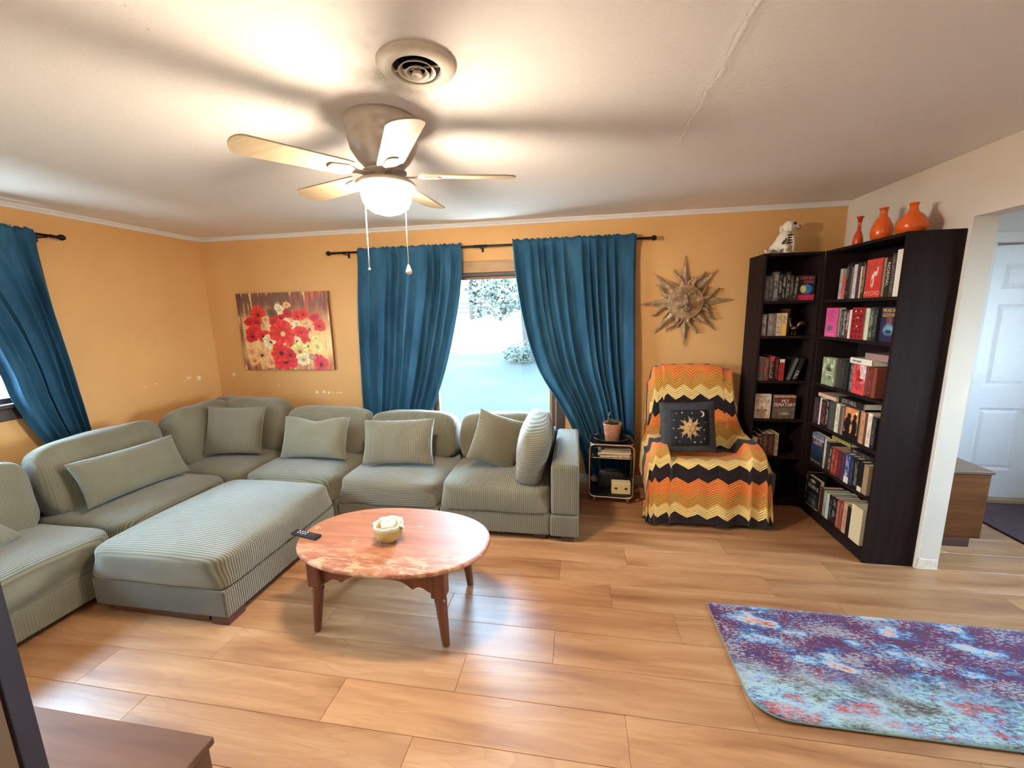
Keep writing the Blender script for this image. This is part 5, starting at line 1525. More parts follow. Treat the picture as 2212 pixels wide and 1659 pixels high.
spines('R', 1, [(0.205, 0.020, 0.225, 'slim cream', (220, 202, 176), None), (0.228, 0.032, 0.215, 'dark brown', (52, 44, 40), (110, 96, 80)), (0.263, 0.034, 0.190, 'dark with pale tip', (46, 38, 36), (206, 196, 180)), (0.300, 0.034, 0.195, 'red', (150, 48, 34), (220, 150, 120)), (0.337, 0.034, 0.195, 'deep red', (136, 40, 34), (210, 110, 90)), (0.374, 0.036, 0.195, 'maroon', (92, 36, 40), (120, 60, 64)), (0.413, 0.034, 0.195, 'plum', PLUM, (110, 60, 80)),
    (0.450, 0.048, 0.205, 'blue and white', (56, 66, 120), (214, 214, 214), 0, 0.015, ((0.0, 0.22, (222, 214, 190)),)), (0.501, 0.036, 0.205, 'navy', (40, 40, 60), (90, 90, 120)), (0.540, 0.044, 0.205, 'black', BK, (150, 140, 120)), (0.588, 0.040, 0.200, 'black with white foot', (30, 28, 28), None, 0, 0.015, ((0.0, 0.16, (226, 212, 190)),)), (0.632, 0.044, 0.195, 'tan', (160, 132, 96), None)])
book('olive yellow book lying flat at the back of the fifth shelf, wide bookcase', 'R', 0.215, Z[1]+0.232, 0.024, 0.21, 0.15, (150, 136, 70), 'flat', None, back=0.05)
book('black book lying flat over the blue spine, fifth shelf, wide bookcase', 'R', 0.430, Z[1]+0.207, 0.030, 0.22, 0.15, (34, 30, 32), 'flat', (140, 130, 120), back=0.05)
# bottom shelf
book('thin black case with white print at the far end of the bottom shelf, wide bookcase', 'R', 0.012, Z[0], 0.018, 0.240, 0.14, (40, 40, 46), 'spine', (200, 200, 200))
b = book('black face-out case with white title over grey faces, bottom shelf, wide bookcase', 'R', 0.048, Z[0], 0.03, 0.235, 0.165, (34, 36, 40), 'cover', back=0.012)
def f(U, V):
    C = fill(U, (34, 38, 42)); C = blob(C, U, V, 0.5, 0.2, 0.45, 0.18, (120, 128, 126), 1.6); C = blob(C, U, V, 0.45, 0.88, 0.28, 0.07, (176, 170, 160), 2); C = blob(C, U, V, 0.5, 0.42, 0.5, 0.06, (96, 104, 104), 2); C = bar(C, U, V, 0, 1, 0.0, 0.03, (190, 190, 190)); return grit(C, U, 12, 0.3)
cover_print(b, 0.163, 0.232, f); lettering('SOIN II', 0.046, WHT, b, on_cover(0, 0.158), sx=0.95)
spines('R', 0, [(0.222, 0.040, 0.205, 'red brown', (96, 56, 44), (60, 40, 34)), (0.266, 0.032, 0.200, 'pale green', (150, 156, 130), (210, 210, 190)), (0.301, 0.030, 0.195, 'white', (206, 200, 184), None), (0.334, 0.036, 0.195, 'black', BK, (120, 112, 100)), (0.373, 0.042, 0.200, 'black with fine print', (30, 30, 30), (150, 144, 130)), (0.422, 0.032, 0.205, 'rust', (150, 74, 54), (200, 140, 110)), (0.457, 0.032, 0.210, 'brick red', (140, 58, 44), (190, 120, 96)), (0.492, 0.038, 0.215, 'cream and red', (206, 160, 124), (170, 60, 44)), (0.533, 0.030, 0.205, 'black slim', BK, None), (0.570, 0.105, 0.245, 'thick cream', (222, 198, 156), None)])

# ================================================================== things on top of the bookcases
OG = plain(232, 96, 28, 0.22, var=0.06, spec=0.6)
OG2 = plain(214, 66, 26, 0.22, var=0.06, spec=0.6)
def vase(label, loc, prof, mat):
    v = thing('vase', label, 'vase', loc, group='orange vases on the bookcase')
    mb = MB(); mb.lathe(prof, 32); mb.build('body', mat, v)
    r = prof[-3][0]
    mb = MB(); mb.lathe([(r-0.004, prof[-3][1]-0.003), (r+0.003, prof[-3][1]), (r+0.001, prof[-3][1]+0.003), (r-0.005, prof[-3][1]+0.002)], 24, ring=True); mb.build('lip', mat, v)
vase('slender red orange bud vase with flared mouth', (5.69, -0.415, 2.0006), [(0.0, 0.0), (0.018, 0.0), (0.027, 0.018), (0.030, 0.040), (0.025, 0.075), (0.012, 0.115), (0.009, 0.15), (0.011, 0.180), (0.020, 0.203), (0.017, 0.201), (0.007, 0.15)], OG2)
vase('round orange vase with short neck, middle of the three', (5.69, -0.640, 2.0006), [(0.0, 0.0), (0.032, 0.0), (0.050, 0.022), (0.058, 0.060), (0.052, 0.100), (0.034, 0.140), (0.020, 0.160), (0.018, 0.185), (0.022, 0.208), (0.018, 0.207), (0.012, 0.16)], OG)
vase('widest squat orange vase at the near end of the bookcase top', (5.69, -0.885, 2.0006), [(0.0, 0.0), (0.040, 0.0), (0.064, 0.018), (0.074, 0.048), (0.070, 0.078), (0.048, 0.110), (0.024, 0.132), (0.019, 0.155), (0.022, 0.178), (0.018, 0.177), (0.012, 0.13)], OG)

dg_ = thing('skeleton_dog', 'white skeleton dog figurine sitting on the narrow bookcase', 'figurine', (5.325, -0.17, 2.0006), (0, 0, 0.35))
BONE = plain(238, 228, 208, 0.6, var=0.06)
DK_ = plain(26, 22, 20, 0.7)
mb = MB()
mb.tube([(-0.050, 0.02, 0.035), (-0.030, 0.0, 0.075), (0.0, -0.005, 0.125), (0.012, -0.01, 0.165)], 0.04, 14, radii=[0.044, 0.046, 0.048, 0.034])
mb.build('torso', BONE, dg_)
for k in range(4):
    mb = MB(); mb.bbox(-0.016, 0.030, -0.060, -0.030, 0.078+k*0.018, 0.086+k*0.018, 0.003); mb.build('rib_gap', DK_, dg_)
mb = MB(); mb.sphere((0.024, -0.012, 0.205), 0.046, 20, 14, (1.0, 0.85, 0.92)); mb.sphere((0.058, -0.030, 0.196), 0.031, 16, 12, (1.15, 0.85, 0.8))
hd = mb.build('head', BONE, dg_)
for s in (-1, 1):
    mb = MB(); mb.sphere((0.040, -0.012+s*0.034, 0.222), 0.011, 12, 8); mb.build('eye_socket', DK_, hd)
    mb = MB(); mb.sphere((0.000, -0.012+s*0.044, 0.192), 0.024, 14, 10, (0.6, 0.35, 1.35)); mb.build('ear', BONE, hd)
mb = MB(); mb.sphere((0.092, -0.034, 0.206), 0.010, 10, 8, (0.8, 1, 0.8)); mb.build('nose', DK_, hd)
MB().tube([(0.084, -0.054, 0.186), (0.066, -0.062, 0.180), (0.046, -0.060, 0.182), (0.036, -0.054, 0.194)], 0.0022, 6).build('mouth', DK_, hd)
for s in (-1, 1):
    mb = MB(); mb.tube([(0.020, -0.010+s*0.034, 0.130), (0.034, -0.014+s*0.036, 0.085), (0.036, -0.014+s*0.034, 0.014), (0.052, -0.018+s*0.034, 0.010)], 0.014, 10, radii=[0.018, 0.013, 0.012, 0.012]); mb.build('foreleg', BONE, dg_)
    mb = MB(); mb.tube([(-0.055, 0.01+s*0.040, 0.055), (-0.020, 0.0+s*0.056, 0.050), (-0.040, 0.0+s*0.056, 0.016), (-0.005, -0.01+s*0.058, 0.010)], 0.014, 10, radii=[0.024, 0.020, 0.013, 0.012]); mb.build('hind_leg', BONE, dg_)
MB().tube([(-0.08, 0.03, 0.03), (-0.11, 0.04, 0.018), (-0.125, 0.04, 0.040)], 0.010, 8, radii=[0.016, 0.010, 0.006]).build('tail', BONE, dg_)
for k in range(3):
    mb = MB(); mb.bbox(-0.055+k*0.012, -0.050+k*0.012, -0.052, -0.038, 0.060+k*0.014, 0.085+k*0.014, 0.002); mb.build('rib_gap', DK_, dg_)

# ================================================================== armchair under its crocheted blanket
CX, CY = 4.72, -0.40
ac = thing('armchair', 'armchair hidden under the striped crochet blanket', 'armchair', (CX, CY, 0), (0, 0, 0.03))
UP = plain(62, 46, 40, 0.9)
mb = MB(); mb.bbox(-0.295, 0.295, -0.27, 0.28, 0.06, 0.33, 0.03, seg=3); mb.build('seat_base', UP, ac)
soft('seat_cushion', moved(puff(0.50, 0.50, 0.13, 6, 16, 0.02, 0.002, 1), Matrix.Translation((0, -0.05, 0.31))), UP, ac)
mb = MB(); mb.bbox(-0.25, 0.25, -0.05, 0.05, 0.0, 0.66, 0.045, Matrix.Translation((0, 0.20, 0.40)) @ Matrix.Rotation(-0.16, 4, 'X'), 4); mb.build('backrest', UP, ac)
for s in (-1, 1):
    mb = MB(); mb.bbox(s*0.345-0.045, s*0.345+0.045, -0.27, 0.03, 0.06, 0.545, 0.04, seg=4); mb.build('arm', UP, ac)
for x in (-0.30, 0.30):
    for y in (-0.20, 0.22):
        mb = MB(); mb.lathe([(0.018, 0.0), (0.026, 0.062)], 12, cx=x, cy=y); mb.build('foot', 'foot', ac)

def mat_crochet():
    t = NT('crochet_chevron_wool')
    uv = t.n('ShaderNodeUVMap').outputs[0]
    sx = t.n('ShaderNodeSeparateXYZ'); t.l(uv, sx.inputs[0])
    u, v = sx.outputs[0], sx.outputs[1]
    tri = t.math('PINGPONG', t.math('MULTIPLY', u, 1/0.062), 1.0)
    wob = t.math('MULTIPLY', t.noise(uv, 7, 2), 0.02)
    vv = t.math('ADD', t.math('ADD', v, t.math('MULTIPLY', tri, 0.042)), wob)
    ph = t.math('FRACT', t.math('MULTIPLY', vv, 1/0.37))
    O = rgb(252, 140, 66); G = rgb(218, 154, 68); Y = rgb(255, 218, 136); K = rgb(44, 30, 34)
    col = t.ramp(ph, [(0.0, O), (0.22, O), (0.32, G), (0.505, G), (0.52, Y), (0.715, Y), (0.72, K), (0.995, K), (1.0, O)])
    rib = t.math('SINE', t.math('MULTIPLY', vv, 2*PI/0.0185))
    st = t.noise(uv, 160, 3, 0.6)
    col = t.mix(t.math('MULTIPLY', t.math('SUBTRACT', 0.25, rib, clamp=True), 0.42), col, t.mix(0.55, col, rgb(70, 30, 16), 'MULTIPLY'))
    h = t.math('ADD', t.math('MULTIPLY', rib, 0.5), t.math('MULTIPLY', st, 0.8))
    return t.set(color=col, rough=0.95, spec=0.1, normal=t.bump(h, 0.7, 0.006), Sheen_Weight=0.2)
# each column of the blanket follows a path from behind the back, down over seat or arm, to the floor
def lerp_path(A, Bp, t): return [tuple(a+(b-a)*t for a, b in zip(p, q)) for p, q in zip(A, Bp)]
#        (y, z, v) control points, v is the blanket's own length
mid = [(0.36, 0.80, -0.38), (0.375, 1.05, -0.14), (0.325, 1.135, -0.02), (0.235, 1.13, 0.08), (0.185, 1.00, 0.20), (0.125, 0.72, 0.46), (0.07, 0.50, 0.66), (0.00, 0.485, 0.73), (-0.15, 0.495, 0.87), (-0.27, 0.490, 0.99), (-0.325, 0.455, 1.05), (-0.338, 0.32, 1.19), (-0.352, 0.16, 1.35), (-0.365, 0.035, 1.475)]
arm = [(0.36, 0.77, -0.38), (0.372, 1.02, -0.14), (0.325, 1.12, -0.02), (0.24, 1.115, 0.08), (0.185, 0.985, 0.20), (0.128, 0.745, 0.41), (0.06, 0.635, 0.54), (-0.02, 0.61, 0.62), (-0.15, 0.610, 0.74), (-0.26, 0.595, 0.86), (-0.325, 0.54, 0.965), (-0.342, 0.36, 1.15), (-0.356, 0.17, 1.34), (-0.370, 0.035, 1.475)]
outr = [(0.36, 0.64, -0.38), (0.355, 0.88, -0.14), (0.315, 0.98, -0.02), (0.25, 0.965, 0.08), (0.19, 0.84, 0.20), (0.13, 0.66, 0.38), (0.06, 0.56, 0.51), (-0.02, 0.535, 0.61), (-0.15, 0.515, 0.73), (-0.25, 0.495, 0.87), (-0.31, 0.44, 1.00), (-0.333, 0.31, 1.18), (-0.347, 0.16, 1.35), (-0.36, 0.04, 1.475)]
floor_ = [(0.34, 0.40, -0.46), (0.33, 0.56, -0.22), (0.30, 0.64, -0.10), (0.25, 0.64, 0.0), (0.19, 0.54, 0.13), (0.13, 0.42, 0.32), (0.06, 0.36, 0.48), (-0.02, 0.32, 0.60), (-0.14, 0.29, 0.73), (-0.22, 0.26, 0.87), (-0.27, 0.23, 1.00), (-0.30, 0.17, 1.18), (-0.32, 0.10, 1.35), (-0.33, 0.05, 1.475)]
# station: (x, path, fabric position across)
ST = [(-0.440, floor_, -0.78), (-0.425, outr, -0.58), (-0.37, arm, -0.40), (-0.285, arm, -0.31), (-0.262, mid, -0.22), (-0.12, mid, -0.11), (0.0, mid, 0.0), (0.12, mid, 0.11), (0.262, mid, 0.22), (0.285, arm, 0.31), (0.37, arm, 0.40), (0.425, outr, 0.58), (0.440, floor_, 0.78)]
def smooth_path(P, n):
    # Catmull-Rom resample
    out = []
    m = len(P)-1
    for i in range(n+1):
        f = i/n*m; k = min(int(f), m-1); t = f-k
        p0, p1, p2, p3 = P[max(k-1, 0)], P[k], P[k+1], P[min(k+2, m)]
        out.append(tuple(0.5*((2*b)+(-a+c)*t+(2*a-5*b+4*c-d)*t*t+(-a+3*b-3*c+d)*t**3) for a, b, c, d in zip(p0, p1, p2, p3)))
    return out
NU, NV = 110, 120
us = [s[2] for s in ST]
V = []; UVs = []
for i in range(NU+1):
    q = us[0]+(us[-1]-us[0])*i/NU
    for k in range(len(ST)-1):
        if us[k] <= q <= us[k+1]: break
    t_ = (q-us[k])/(us[k+1]-us[k])
    ts = t_*t_*(3-2*t_)
    x = ST[k][0]+(ST[k+1][0]-ST[k][0])*t_
    path = smooth_path(lerp_path(ST[k][1], ST[k+1][1], ts), NV)
    for j, (y, z, v) in enumerate(path):
        s = j/NV
        xx = x
        # the back is narrower than the arms, the skirt flares
        if s < 0.50:
            g = min(1.0, max(0.0, (0.50-s)/0.16))
            q_ = min(1.0, max(0.0, (abs(x)-0.06)/0.32)); q_ = q_*q_*(3-2*q_)
            xx = x*(1-(0.03+0.17*q_)*g)
        if s > 0.78: xx = x*(1+0.03*(s-0.78)/0.22)
        nn = mnoise.noise(Vector((xx*5, y*5, z*5)))
        fold = 0.012*math.sin(q*34+s*5)*max(0, s-0.72)/0.28
        if xx > 0.1 and s < 0.5: xx += 0.05*(0.5-s)*2*(xx/0.4)
        yy = y+nn*0.010-fold
        zz = z+nn*0.008
        zz -= 0.03*max(0.0, min(1.0, (xx-0.15)/0.15))*max(0.0, min(1.0, (0.36-s)/0.10))
        zz = max(zz, 0.022)
        V.append((xx, yy, zz)); UVs.append((q+1, v+0.67))
F = [(i*(NV+1)+j, (i+1)*(NV+1)+j, (i+1)*(NV+1)+j+1, i*(NV+1)+j+1) for i in range(NU) for j in range(NV)]
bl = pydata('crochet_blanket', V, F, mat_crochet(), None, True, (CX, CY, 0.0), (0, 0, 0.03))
uvl = bl.data.uv_layers.new(name='UVMap')
for lp in bl.data.loops:
    uvl.data[lp.index].uv = UVs[lp.vertex_index]
sm = bl.modifiers.new('wool', 'SOLIDIFY'); sm.thickness = 0.010; sm.offset = 1
tag(bl, 'orange, gold, yellow and black chevron crochet blanket over the armchair', 'blanket')

# celestial cushion
PW, PH, PT = 0.40, 0.385, 0.12
cp = thing('sun_pillow', 'dark grey square pillow with a woven sun, moon and stars', 'pillow', (4.605, -0.615, 0.534), (-0.22, -0.035, 0.02))
soft('cushion', pillow_mesh(PW, PH, PT, n=26, seed=3, nz=0.003, pinch=0.04, pw=0.36), plain(58, 58, 60, 0.9, var=0.3, scale=45, bump=0.2), cp)
def psurf(x, z):
    u = max(-0.98, min(0.98, x/(PW/2))); v = max(-0.98, min(0.98, (z-PH/2)/(PH/2)))
    b = (1-u*u)*(1-v*v)
    return -(PT/2*b**0.36+0.004)
def drape(name, pts, mat, lift, parent):
    """flat woven motif following the cushion's swell: fan of triangles about its centroid"""
    c = (sum(p[0] for p in pts)/len(pts), sum(p[1] for p in pts)/len(pts))
    n = len(pts)
    rings = [(1/3), (2/3), 1.0]
    V = [(c[0], psurf(*c)-lift, c[1])]
    for k in rings:
        V += [(c[0]+(x-c[0])*k, psurf(c[0]+(x-c[0])*k, c[1]+(z-c[1])*k)-lift, c[1]+(z-c[1])*k) for x, z in pts]
    F = [(0, 1+i, 1+(i+1) % n) for i in range(n)]
    for r_ in range(2):
        F += [(1+r_*n+i, 1+(r_+1)*n+i, 1+(r_+1)*n+(i+1) % n, 1+r_*n+(i+1) % n) for i in range(n)]
    o = pydata(name, V, F, mat, parent, True)
    s = o.modifiers.new('thread', 'SOLIDIFY'); s.thickness = 0.0012; s.offset = 0
    return o
NAVY = plain(32, 32, 38, 0.9, var=0.25, scale=120); GLD = plain(190, 150, 100, 0.8, var=0.15, scale=150); PALE = plain(200, 186, 160, 0.8)
def rect_pts(x0, x1, z0, z1, n=10):
    P = [(x0+(x1-x0)*i/n, z0) for i in range(n)]+[(x1, z0+(z1-z0)*i/n) for i in range(n)]
    P += [(x1-(x1-x0)*i/n, z1) for i in range(n)]+[(x0, z1-(z1-z0)*i/n) for i in range(n)]
    return P
drape('dark_field', rect_pts(-0.135, 0.135, 0.06, 0.325), NAVY, 0.006, cp)
SCX, SCZ = 0.0, 0.190
sun_pts = []
for k in range(64):
    a = 2*PI*k/64
    sun_pts.append((SCX+0.040*math.cos(a), SCZ+0.040*math.sin(a)))
sd = drape('woven_sun', sun_pts, GLD, 0.009, cp)
for k in range(16):
    a = 2*PI*k/16+0.1
    L = 0.098 if k % 2 == 0 else 0.080
    r0, w = 0.038, 0.009
    bend = 0.008*(1 if k % 2 else -1)
    def pt_(r, o_): return (SCX+r*math.cos(a)-o_*math.sin(a), SCZ+r*math.sin(a)+o_*math.cos(a))
    drape('sun_ray', [pt_(r0, -w), pt_((r0+L)/2, -w*0.75+bend), pt_(L, 0), pt_((r0+L)/2, w*0.45+bend), pt_(r0, w)], GLD, 0.0085, sd)
for pts in ([(-0.020, 0.204), (-0.012, 0.208), (-0.006, 0.203), (-0.012, 0.201)], [(0.006, 0.203), (0.012, 0.208), (0.020, 0.204), (0.012, 0.201)], [(-0.014, 0.170), (0.0, 0.165), (0.014, 0.170), (0.0, 0.173)], [(-0.004, 0.184), (0.004, 0.184), (0.0, 0.200)]):
    drape('sun_feature', pts, plain(110, 76, 46, 0.9), 0.0105, sd)
mo = []
for k in range(20): a = -2.0+4.0*k/19; mo.append((0.088+0.020*math.cos(a), 0.292+0.022*math.sin(a)))
for k in range(20): a = 1.75-3.5*k/19; mo.append((0.082+0.014*math.cos(a), 0.292+0.017*math.sin(a)))
V = []; 
n2 = 20
outer, inner = mo[:20], mo[20:][::-1]
V = [(x, psurf(x, z)-0.0075, z) for x, z in outer]+[(x, psurf(x, z)-0.0075, z) for x, z in inner]
o = pydata('woven_moon', V, [(i, i+1, n2+i+1, n2+i) for i in range(n2-1)], PALE, cp)
s_ = o.modifiers.new('thread', 'SOLIDIFY'); s_.thickness = 0.0012
rs_ = random.Random(8)
for x, z in ((-0.09, 0.30), (-0.05, 0.305), (-0.11, 0.25), (-0.10, 0.12), (-0.075, 0.09), (0.10, 0.11), (0.03, 0.085), (0.11, 0.23), (0.10, 0.175), (-0.115, 0.19), (0.02, 0.30), (0.075, 0.085)):
    R_ = rs_.uniform(0.005, 0.009)
    drape('woven_star', [(x+(R_ if k % 2 == 0 else R_*0.4)*math.cos(PI/5*k+PI/2), z+(R_ if k % 2 == 0 else R_*0.4)*math.sin(PI/5*k+PI/2)) for k in range(10)], PALE, 0.0085, cp)

# ================================================================== serving cart by the window
ct = thing('serving_cart', 'small chrome serving cart on casters beside the armchair', 'cart', (4.062, -0.275, 0), (0, 0, -0.05))
def rrect(w, h, r, n=6):
    P = []
    for cx, cz, a0 in ((w/2-r, h-r, 0), (-w/2+r, h-r, PI/2), (-w/2+r, r, PI), (w/2-r, r, 1.5*PI)):
        for i in range(n+1):
            a = a0+PI/2*i/n
            P.append((cx+r*math.cos(a), cz+r*math.sin(a)))
    return P
for y in (-0.15, 0.13):
    MB().tube([(x, y, z+0.052) for x, z in rrect(0.36, 0.46, 0.045)], 0.0085, 10, True).build('frame_loop', 'chrome', ct)
for x in (-0.18, 0.18):
    MB().tube([(x, -0.15, 0.40), (x, 0.13, 0.40)], 0.005, 8).build('side_rail', 'chrome', ct)
    MB().tube([(x, -0.15, 0.12), (x, 0.13, 0.12)], 0.005, 8).build('side_rail', 'chrome', ct)
mb = MB(); mb.bbox(-0.172, 0.172, -0.145, 0.125, 0.488, 0.500, 0.004); mb.build('top_shelf', 'black_plastic', ct)
MB().tube([(x, z-0.01, 0.515) for x, z in [(a, b-0.14) for a, b in rrect(0.35, 0.27, 0.04)]], 0.005, 8, True).build('top_rail', 'chrome', ct)
MB().tube([(x, z, 0.395) for x, z in [(a, b-0.145) for a, b in rrect(0.335, 0.27, 0.035)]], 0.0045, 8, True).build('basket_rim', 'chrome', ct)
mb = MB(); mb.bbox(-0.160, 0.160, -0.135, 0.115, 0.387, 0.391, 0.001); mb.build('basket_floor', 'chrome', ct)
for i in range(7):
    x = -0.15+i*0.05
    MB().tube([(x, -0.142, 0.395), (x, -0.142, 0.425)], 0.002, 6).build('basket_wire', 'chrome', ct)
mb = MB(); mb.bbox(-0.170, 0.170, -0.145, 0.125, 0.060, 0.070, 0.003); mb.build('lower_shelf', 'black_plastic', ct)
for x in (-0.14, 0.14):
    for y in (-0.13, 0.11):
        mb = MB()
        mb.lathe([(0.004, -0.010), (0.022, -0.010), (0.024, -0.004), (0.024, 0.004), (0.022, 0.010), (0.004, 0.010)], 16, ring=True, m=Matrix.Translation((x, y, 0.0245)) @ Matrix.Rotation(PI/2, 4, 'Y'))
        w_ = mb.build('caster', plain(150, 110, 86, 0.35, 0.6), ct)
        mb = MB(); mb.bbox(x-0.015, x+0.015, y-0.008, y+0.008, 0.026, 0.060, 0.003); mb.build('fork', 'chrome', w_)
CTX = Matrix.Translation((4.062, -0.275, 0)) @ Matrix.Rotation(-0.05, 4, 'Z')
def on_cart(x, y, z): return tuple(CTX @ Vector((x, y, z)))
# papers and magazines in the basket
MG = [((0.022, -0.01, 0.3925), 0.245, 0.20, 0.012, (226, 210, 176), 0.04), ((0.02, -0.005, 0.4075), 0.26, 0.19, 0.010, (214, 196, 160), -0.06), ((0.03, -0.01, 0.418), 0.25, 0.19, 0.014, (222, 204, 170), 0.02), ((0.035, 0.0, 0.4325), 0.24, 0.18, 0.016, (206, 186, 150), -0.03), ((0.04, 0.0, 0.449), 0.22, 0.17, 0.012, (230, 214, 184), 0.05)]
for i, (p_, w, d, h, c_, rz) in enumerate(MG):
    g = thing('magazine', 'cream magazine in the cart basket, %s from the bottom of the pile' % ORD[i], 'magazine', on_cart(*p_), (0, 0, rz), 'magazines in the cart basket')
    mb = MB(); mb.bbox(-w/2+0.002, w/2-0.002, -d/2+0.002, d/2, 0.0012, h-0.0012, 0.001, seg=1); mb.build('pages', plain(236, 224, 196, 0.9, var=0.15, scale=300), g)
    mb = MB(); mb.box(-w/2, w/2, -d/2, d/2, h-0.0012, h-0.0002); mb.build('front_cover', book_mat(c_), g)
    mb = MB(); mb.box(-w/2, w/2, -d/2, d/2, 0.0, 0.0012); mb.build('back_cover', book_mat(tuple(int(v*0.8) for v in c_)), g)
# saucer, pot and plant
sc_ = thing('saucer', 'black oval plant saucer on the cart top', 'saucer', on_cart(0.0, -0.02, 0.501))
mb = MB(); mb.lathe([(0.0, 0.0), (0.085, 0.0), (0.118, 0.018), (0.135, 0.036), (0.130, 0.037), (0.112, 0.022), (0.082, 0.006), (0.0, 0.005)], 36, m=Matrix.Diagonal((1.12, 0.82, 1, 1))); mb.build('dish', plain(28, 26, 30, 0.3), sc_)
mb = MB(); mb.lathe([(0.126, 0.034), (0.134, 0.034), (0.136, 0.037), (0.132, 0.040), (0.127, 0.038)], 36, ring=True, m=Matrix.Diagonal((1.12, 0.82, 1, 1))); mb.build('rim', plain(60, 56, 66, 0.25), sc_)
pp = thing('plant_pot', 'dusty pink lattice plant pot on the black saucer', 'plant pot', on_cart(0.005, -0.02, 0.510))
def mat_pot():
    t = NT('pink_lattice_pot')
    o = t.obj()
    sx = t.n('ShaderNodeSeparateXYZ'); t.l(o, sx.inputs[0])
    a = t.math('ARCTAN2', sx.outputs[1], sx.outputs[0])
    p1 = t.math('SINE', t.math('ADD', t.math('MULTIPLY', a, 15), t.math('MULTIPLY', sx.outputs[2], 210)))
    p2 = t.math('SINE', t.math('SUBTRACT', t.math('MULTIPLY', a, 15), t.math('MULTIPLY', sx.outputs[2], 210)))
    mlt = t.math('MULTIPLY', p1, p2)
    dot = t.math('GREATER_THAN', mlt, 0.55)
    col = t.mix(dot, rgb(206, 148, 116), rgb(138, 84, 64))
    return t.set(color=col, rough=0.6, normal=t.bump(mlt, 0.4, 0.004))
mb = MB(); mb.lathe([(0.0, 0.0), (0.052, 0.0), (0.056, 0.006), (0.074, 0.135), (0.078, 0.150), (0.080, 0.158), (0.074, 0.158), (0.070, 0.140), (0.0, 0.136)], 40); mb.build('body', mat_pot(), pp)
mb = MB(); mb.lathe([(0.0, 0.136), (0.069, 0.138), (0.064, 0.144), (0.03, 0.147), (0.0, 0.146)], 24); mb.build('soil', plain(70, 56, 46, 0.95, var=0.4), pp)
pl = thing('succulent_plant', 'low greyish trailing plant growing in the pink pot', 'plant', on_cart(0.005, -0.02, 0.664))
rl_ = random.Random(12)
for k in range(46):
    a = rl_.uniform(0, 2*PI); r0 = rl_.uniform(0.0, 0.05)
    l_ = rl_.uniform(0.03, 0.055); el = rl_.uniform(0.2, 1.1)
    p0 = Vector((r0*math.cos(a), r0*math.sin(a), 0.0))
    d_ = Vector((math.cos(a)*math.cos(el), math.sin(a)*math.cos(el), math.sin(el)))
    w_ = Vector((-math.sin(a), math.cos(a), 0))*0.006
    mb = MB(); mb.add([p0-w_*0.3, p0+d_*l_*0.5-w_, p0+d_*l_, p0+d_*l_*0.5+w_, p0+w_*0.3, p0+d_*l_*0.5+Vector((0, 0, 0.003))], [(0, 1, 5), (1, 2, 5), (2, 3, 5), (3, 4, 5), (4, 0, 5), (0, 4, 3, 2, 1)])
    mb.build('leaf', plain(112, 100, 84, 0.8, var=0.2) if k % 3 else plain(92, 100, 80, 0.8, var=0.2), pl)
MB().tube([(-0.03, 0, 0.0), (-0.034, 0, 0.04), (-0.030, 0, 0.075)], 0.0018, 6).build('stem', plain(100, 110, 96, 0.7), pl)
mb = MB(); mb.add([(-0.030, 0, 0.055), (-0.036, -0.008, 0.075), (-0.022, 0, 0.105), (-0.016, 0.008, 0.080)], [(0, 1, 2, 3)]); lf = mb.build('tall_leaf', plain(150, 176, 180, 0.6), pl); s_ = lf.modifiers.new('leaf', 'SOLIDIFY'); s_.thickness = 0.001
# cream box and black bag on the lower shelf
bx = thing('cream_box', 'cream box with two small dark squares on the lower cart shelf', 'box', on_cart(0.085, -0.09, 0.0705), (0, 0, -0.02))
mb = MB(); mb.bbox(-0.078, 0.078, -0.03, 0.05, 0.0, 0.100, 0.006); mb.build('case', plain(234, 216, 160, 0.5, var=0.05), bx)
for x in (-0.042, 0.040):
    mb = MB(); mb.box(x-0.012, x+0.012, -0.0312, -0.029, 0.044, 0.062); q = mb.build('dark_window', plain(60, 48, 40, 0.4), bx)
    mb = MB(); mb.box(x-0.0015, x+0.0015, -0.0322, -0.0308, 0.045, 0.061); mb.build('divider', plain(140, 120, 90, 0.5), q)
bg = thing('black_bag', 'black rounded bag behind the cream box on the cart', 'bag', on_cart(0.02, 0.045, 0.072), (0, 0, 0.05))
soft('bag_body', puff(0.25, 0.09, 0.15, 3.2, 16, 0.02, 0.004, 4), plain(30, 27, 28, 0.55), bg)
MB().tube([(-0.08, -0.02, 0.13), (-0.05, -0.045, 0.165), (0.02, -0.05, 0.168), (0.09, -0.03, 0.135)], 0.006, 8).build('handle', plain(42, 38, 38, 0.4), bg)

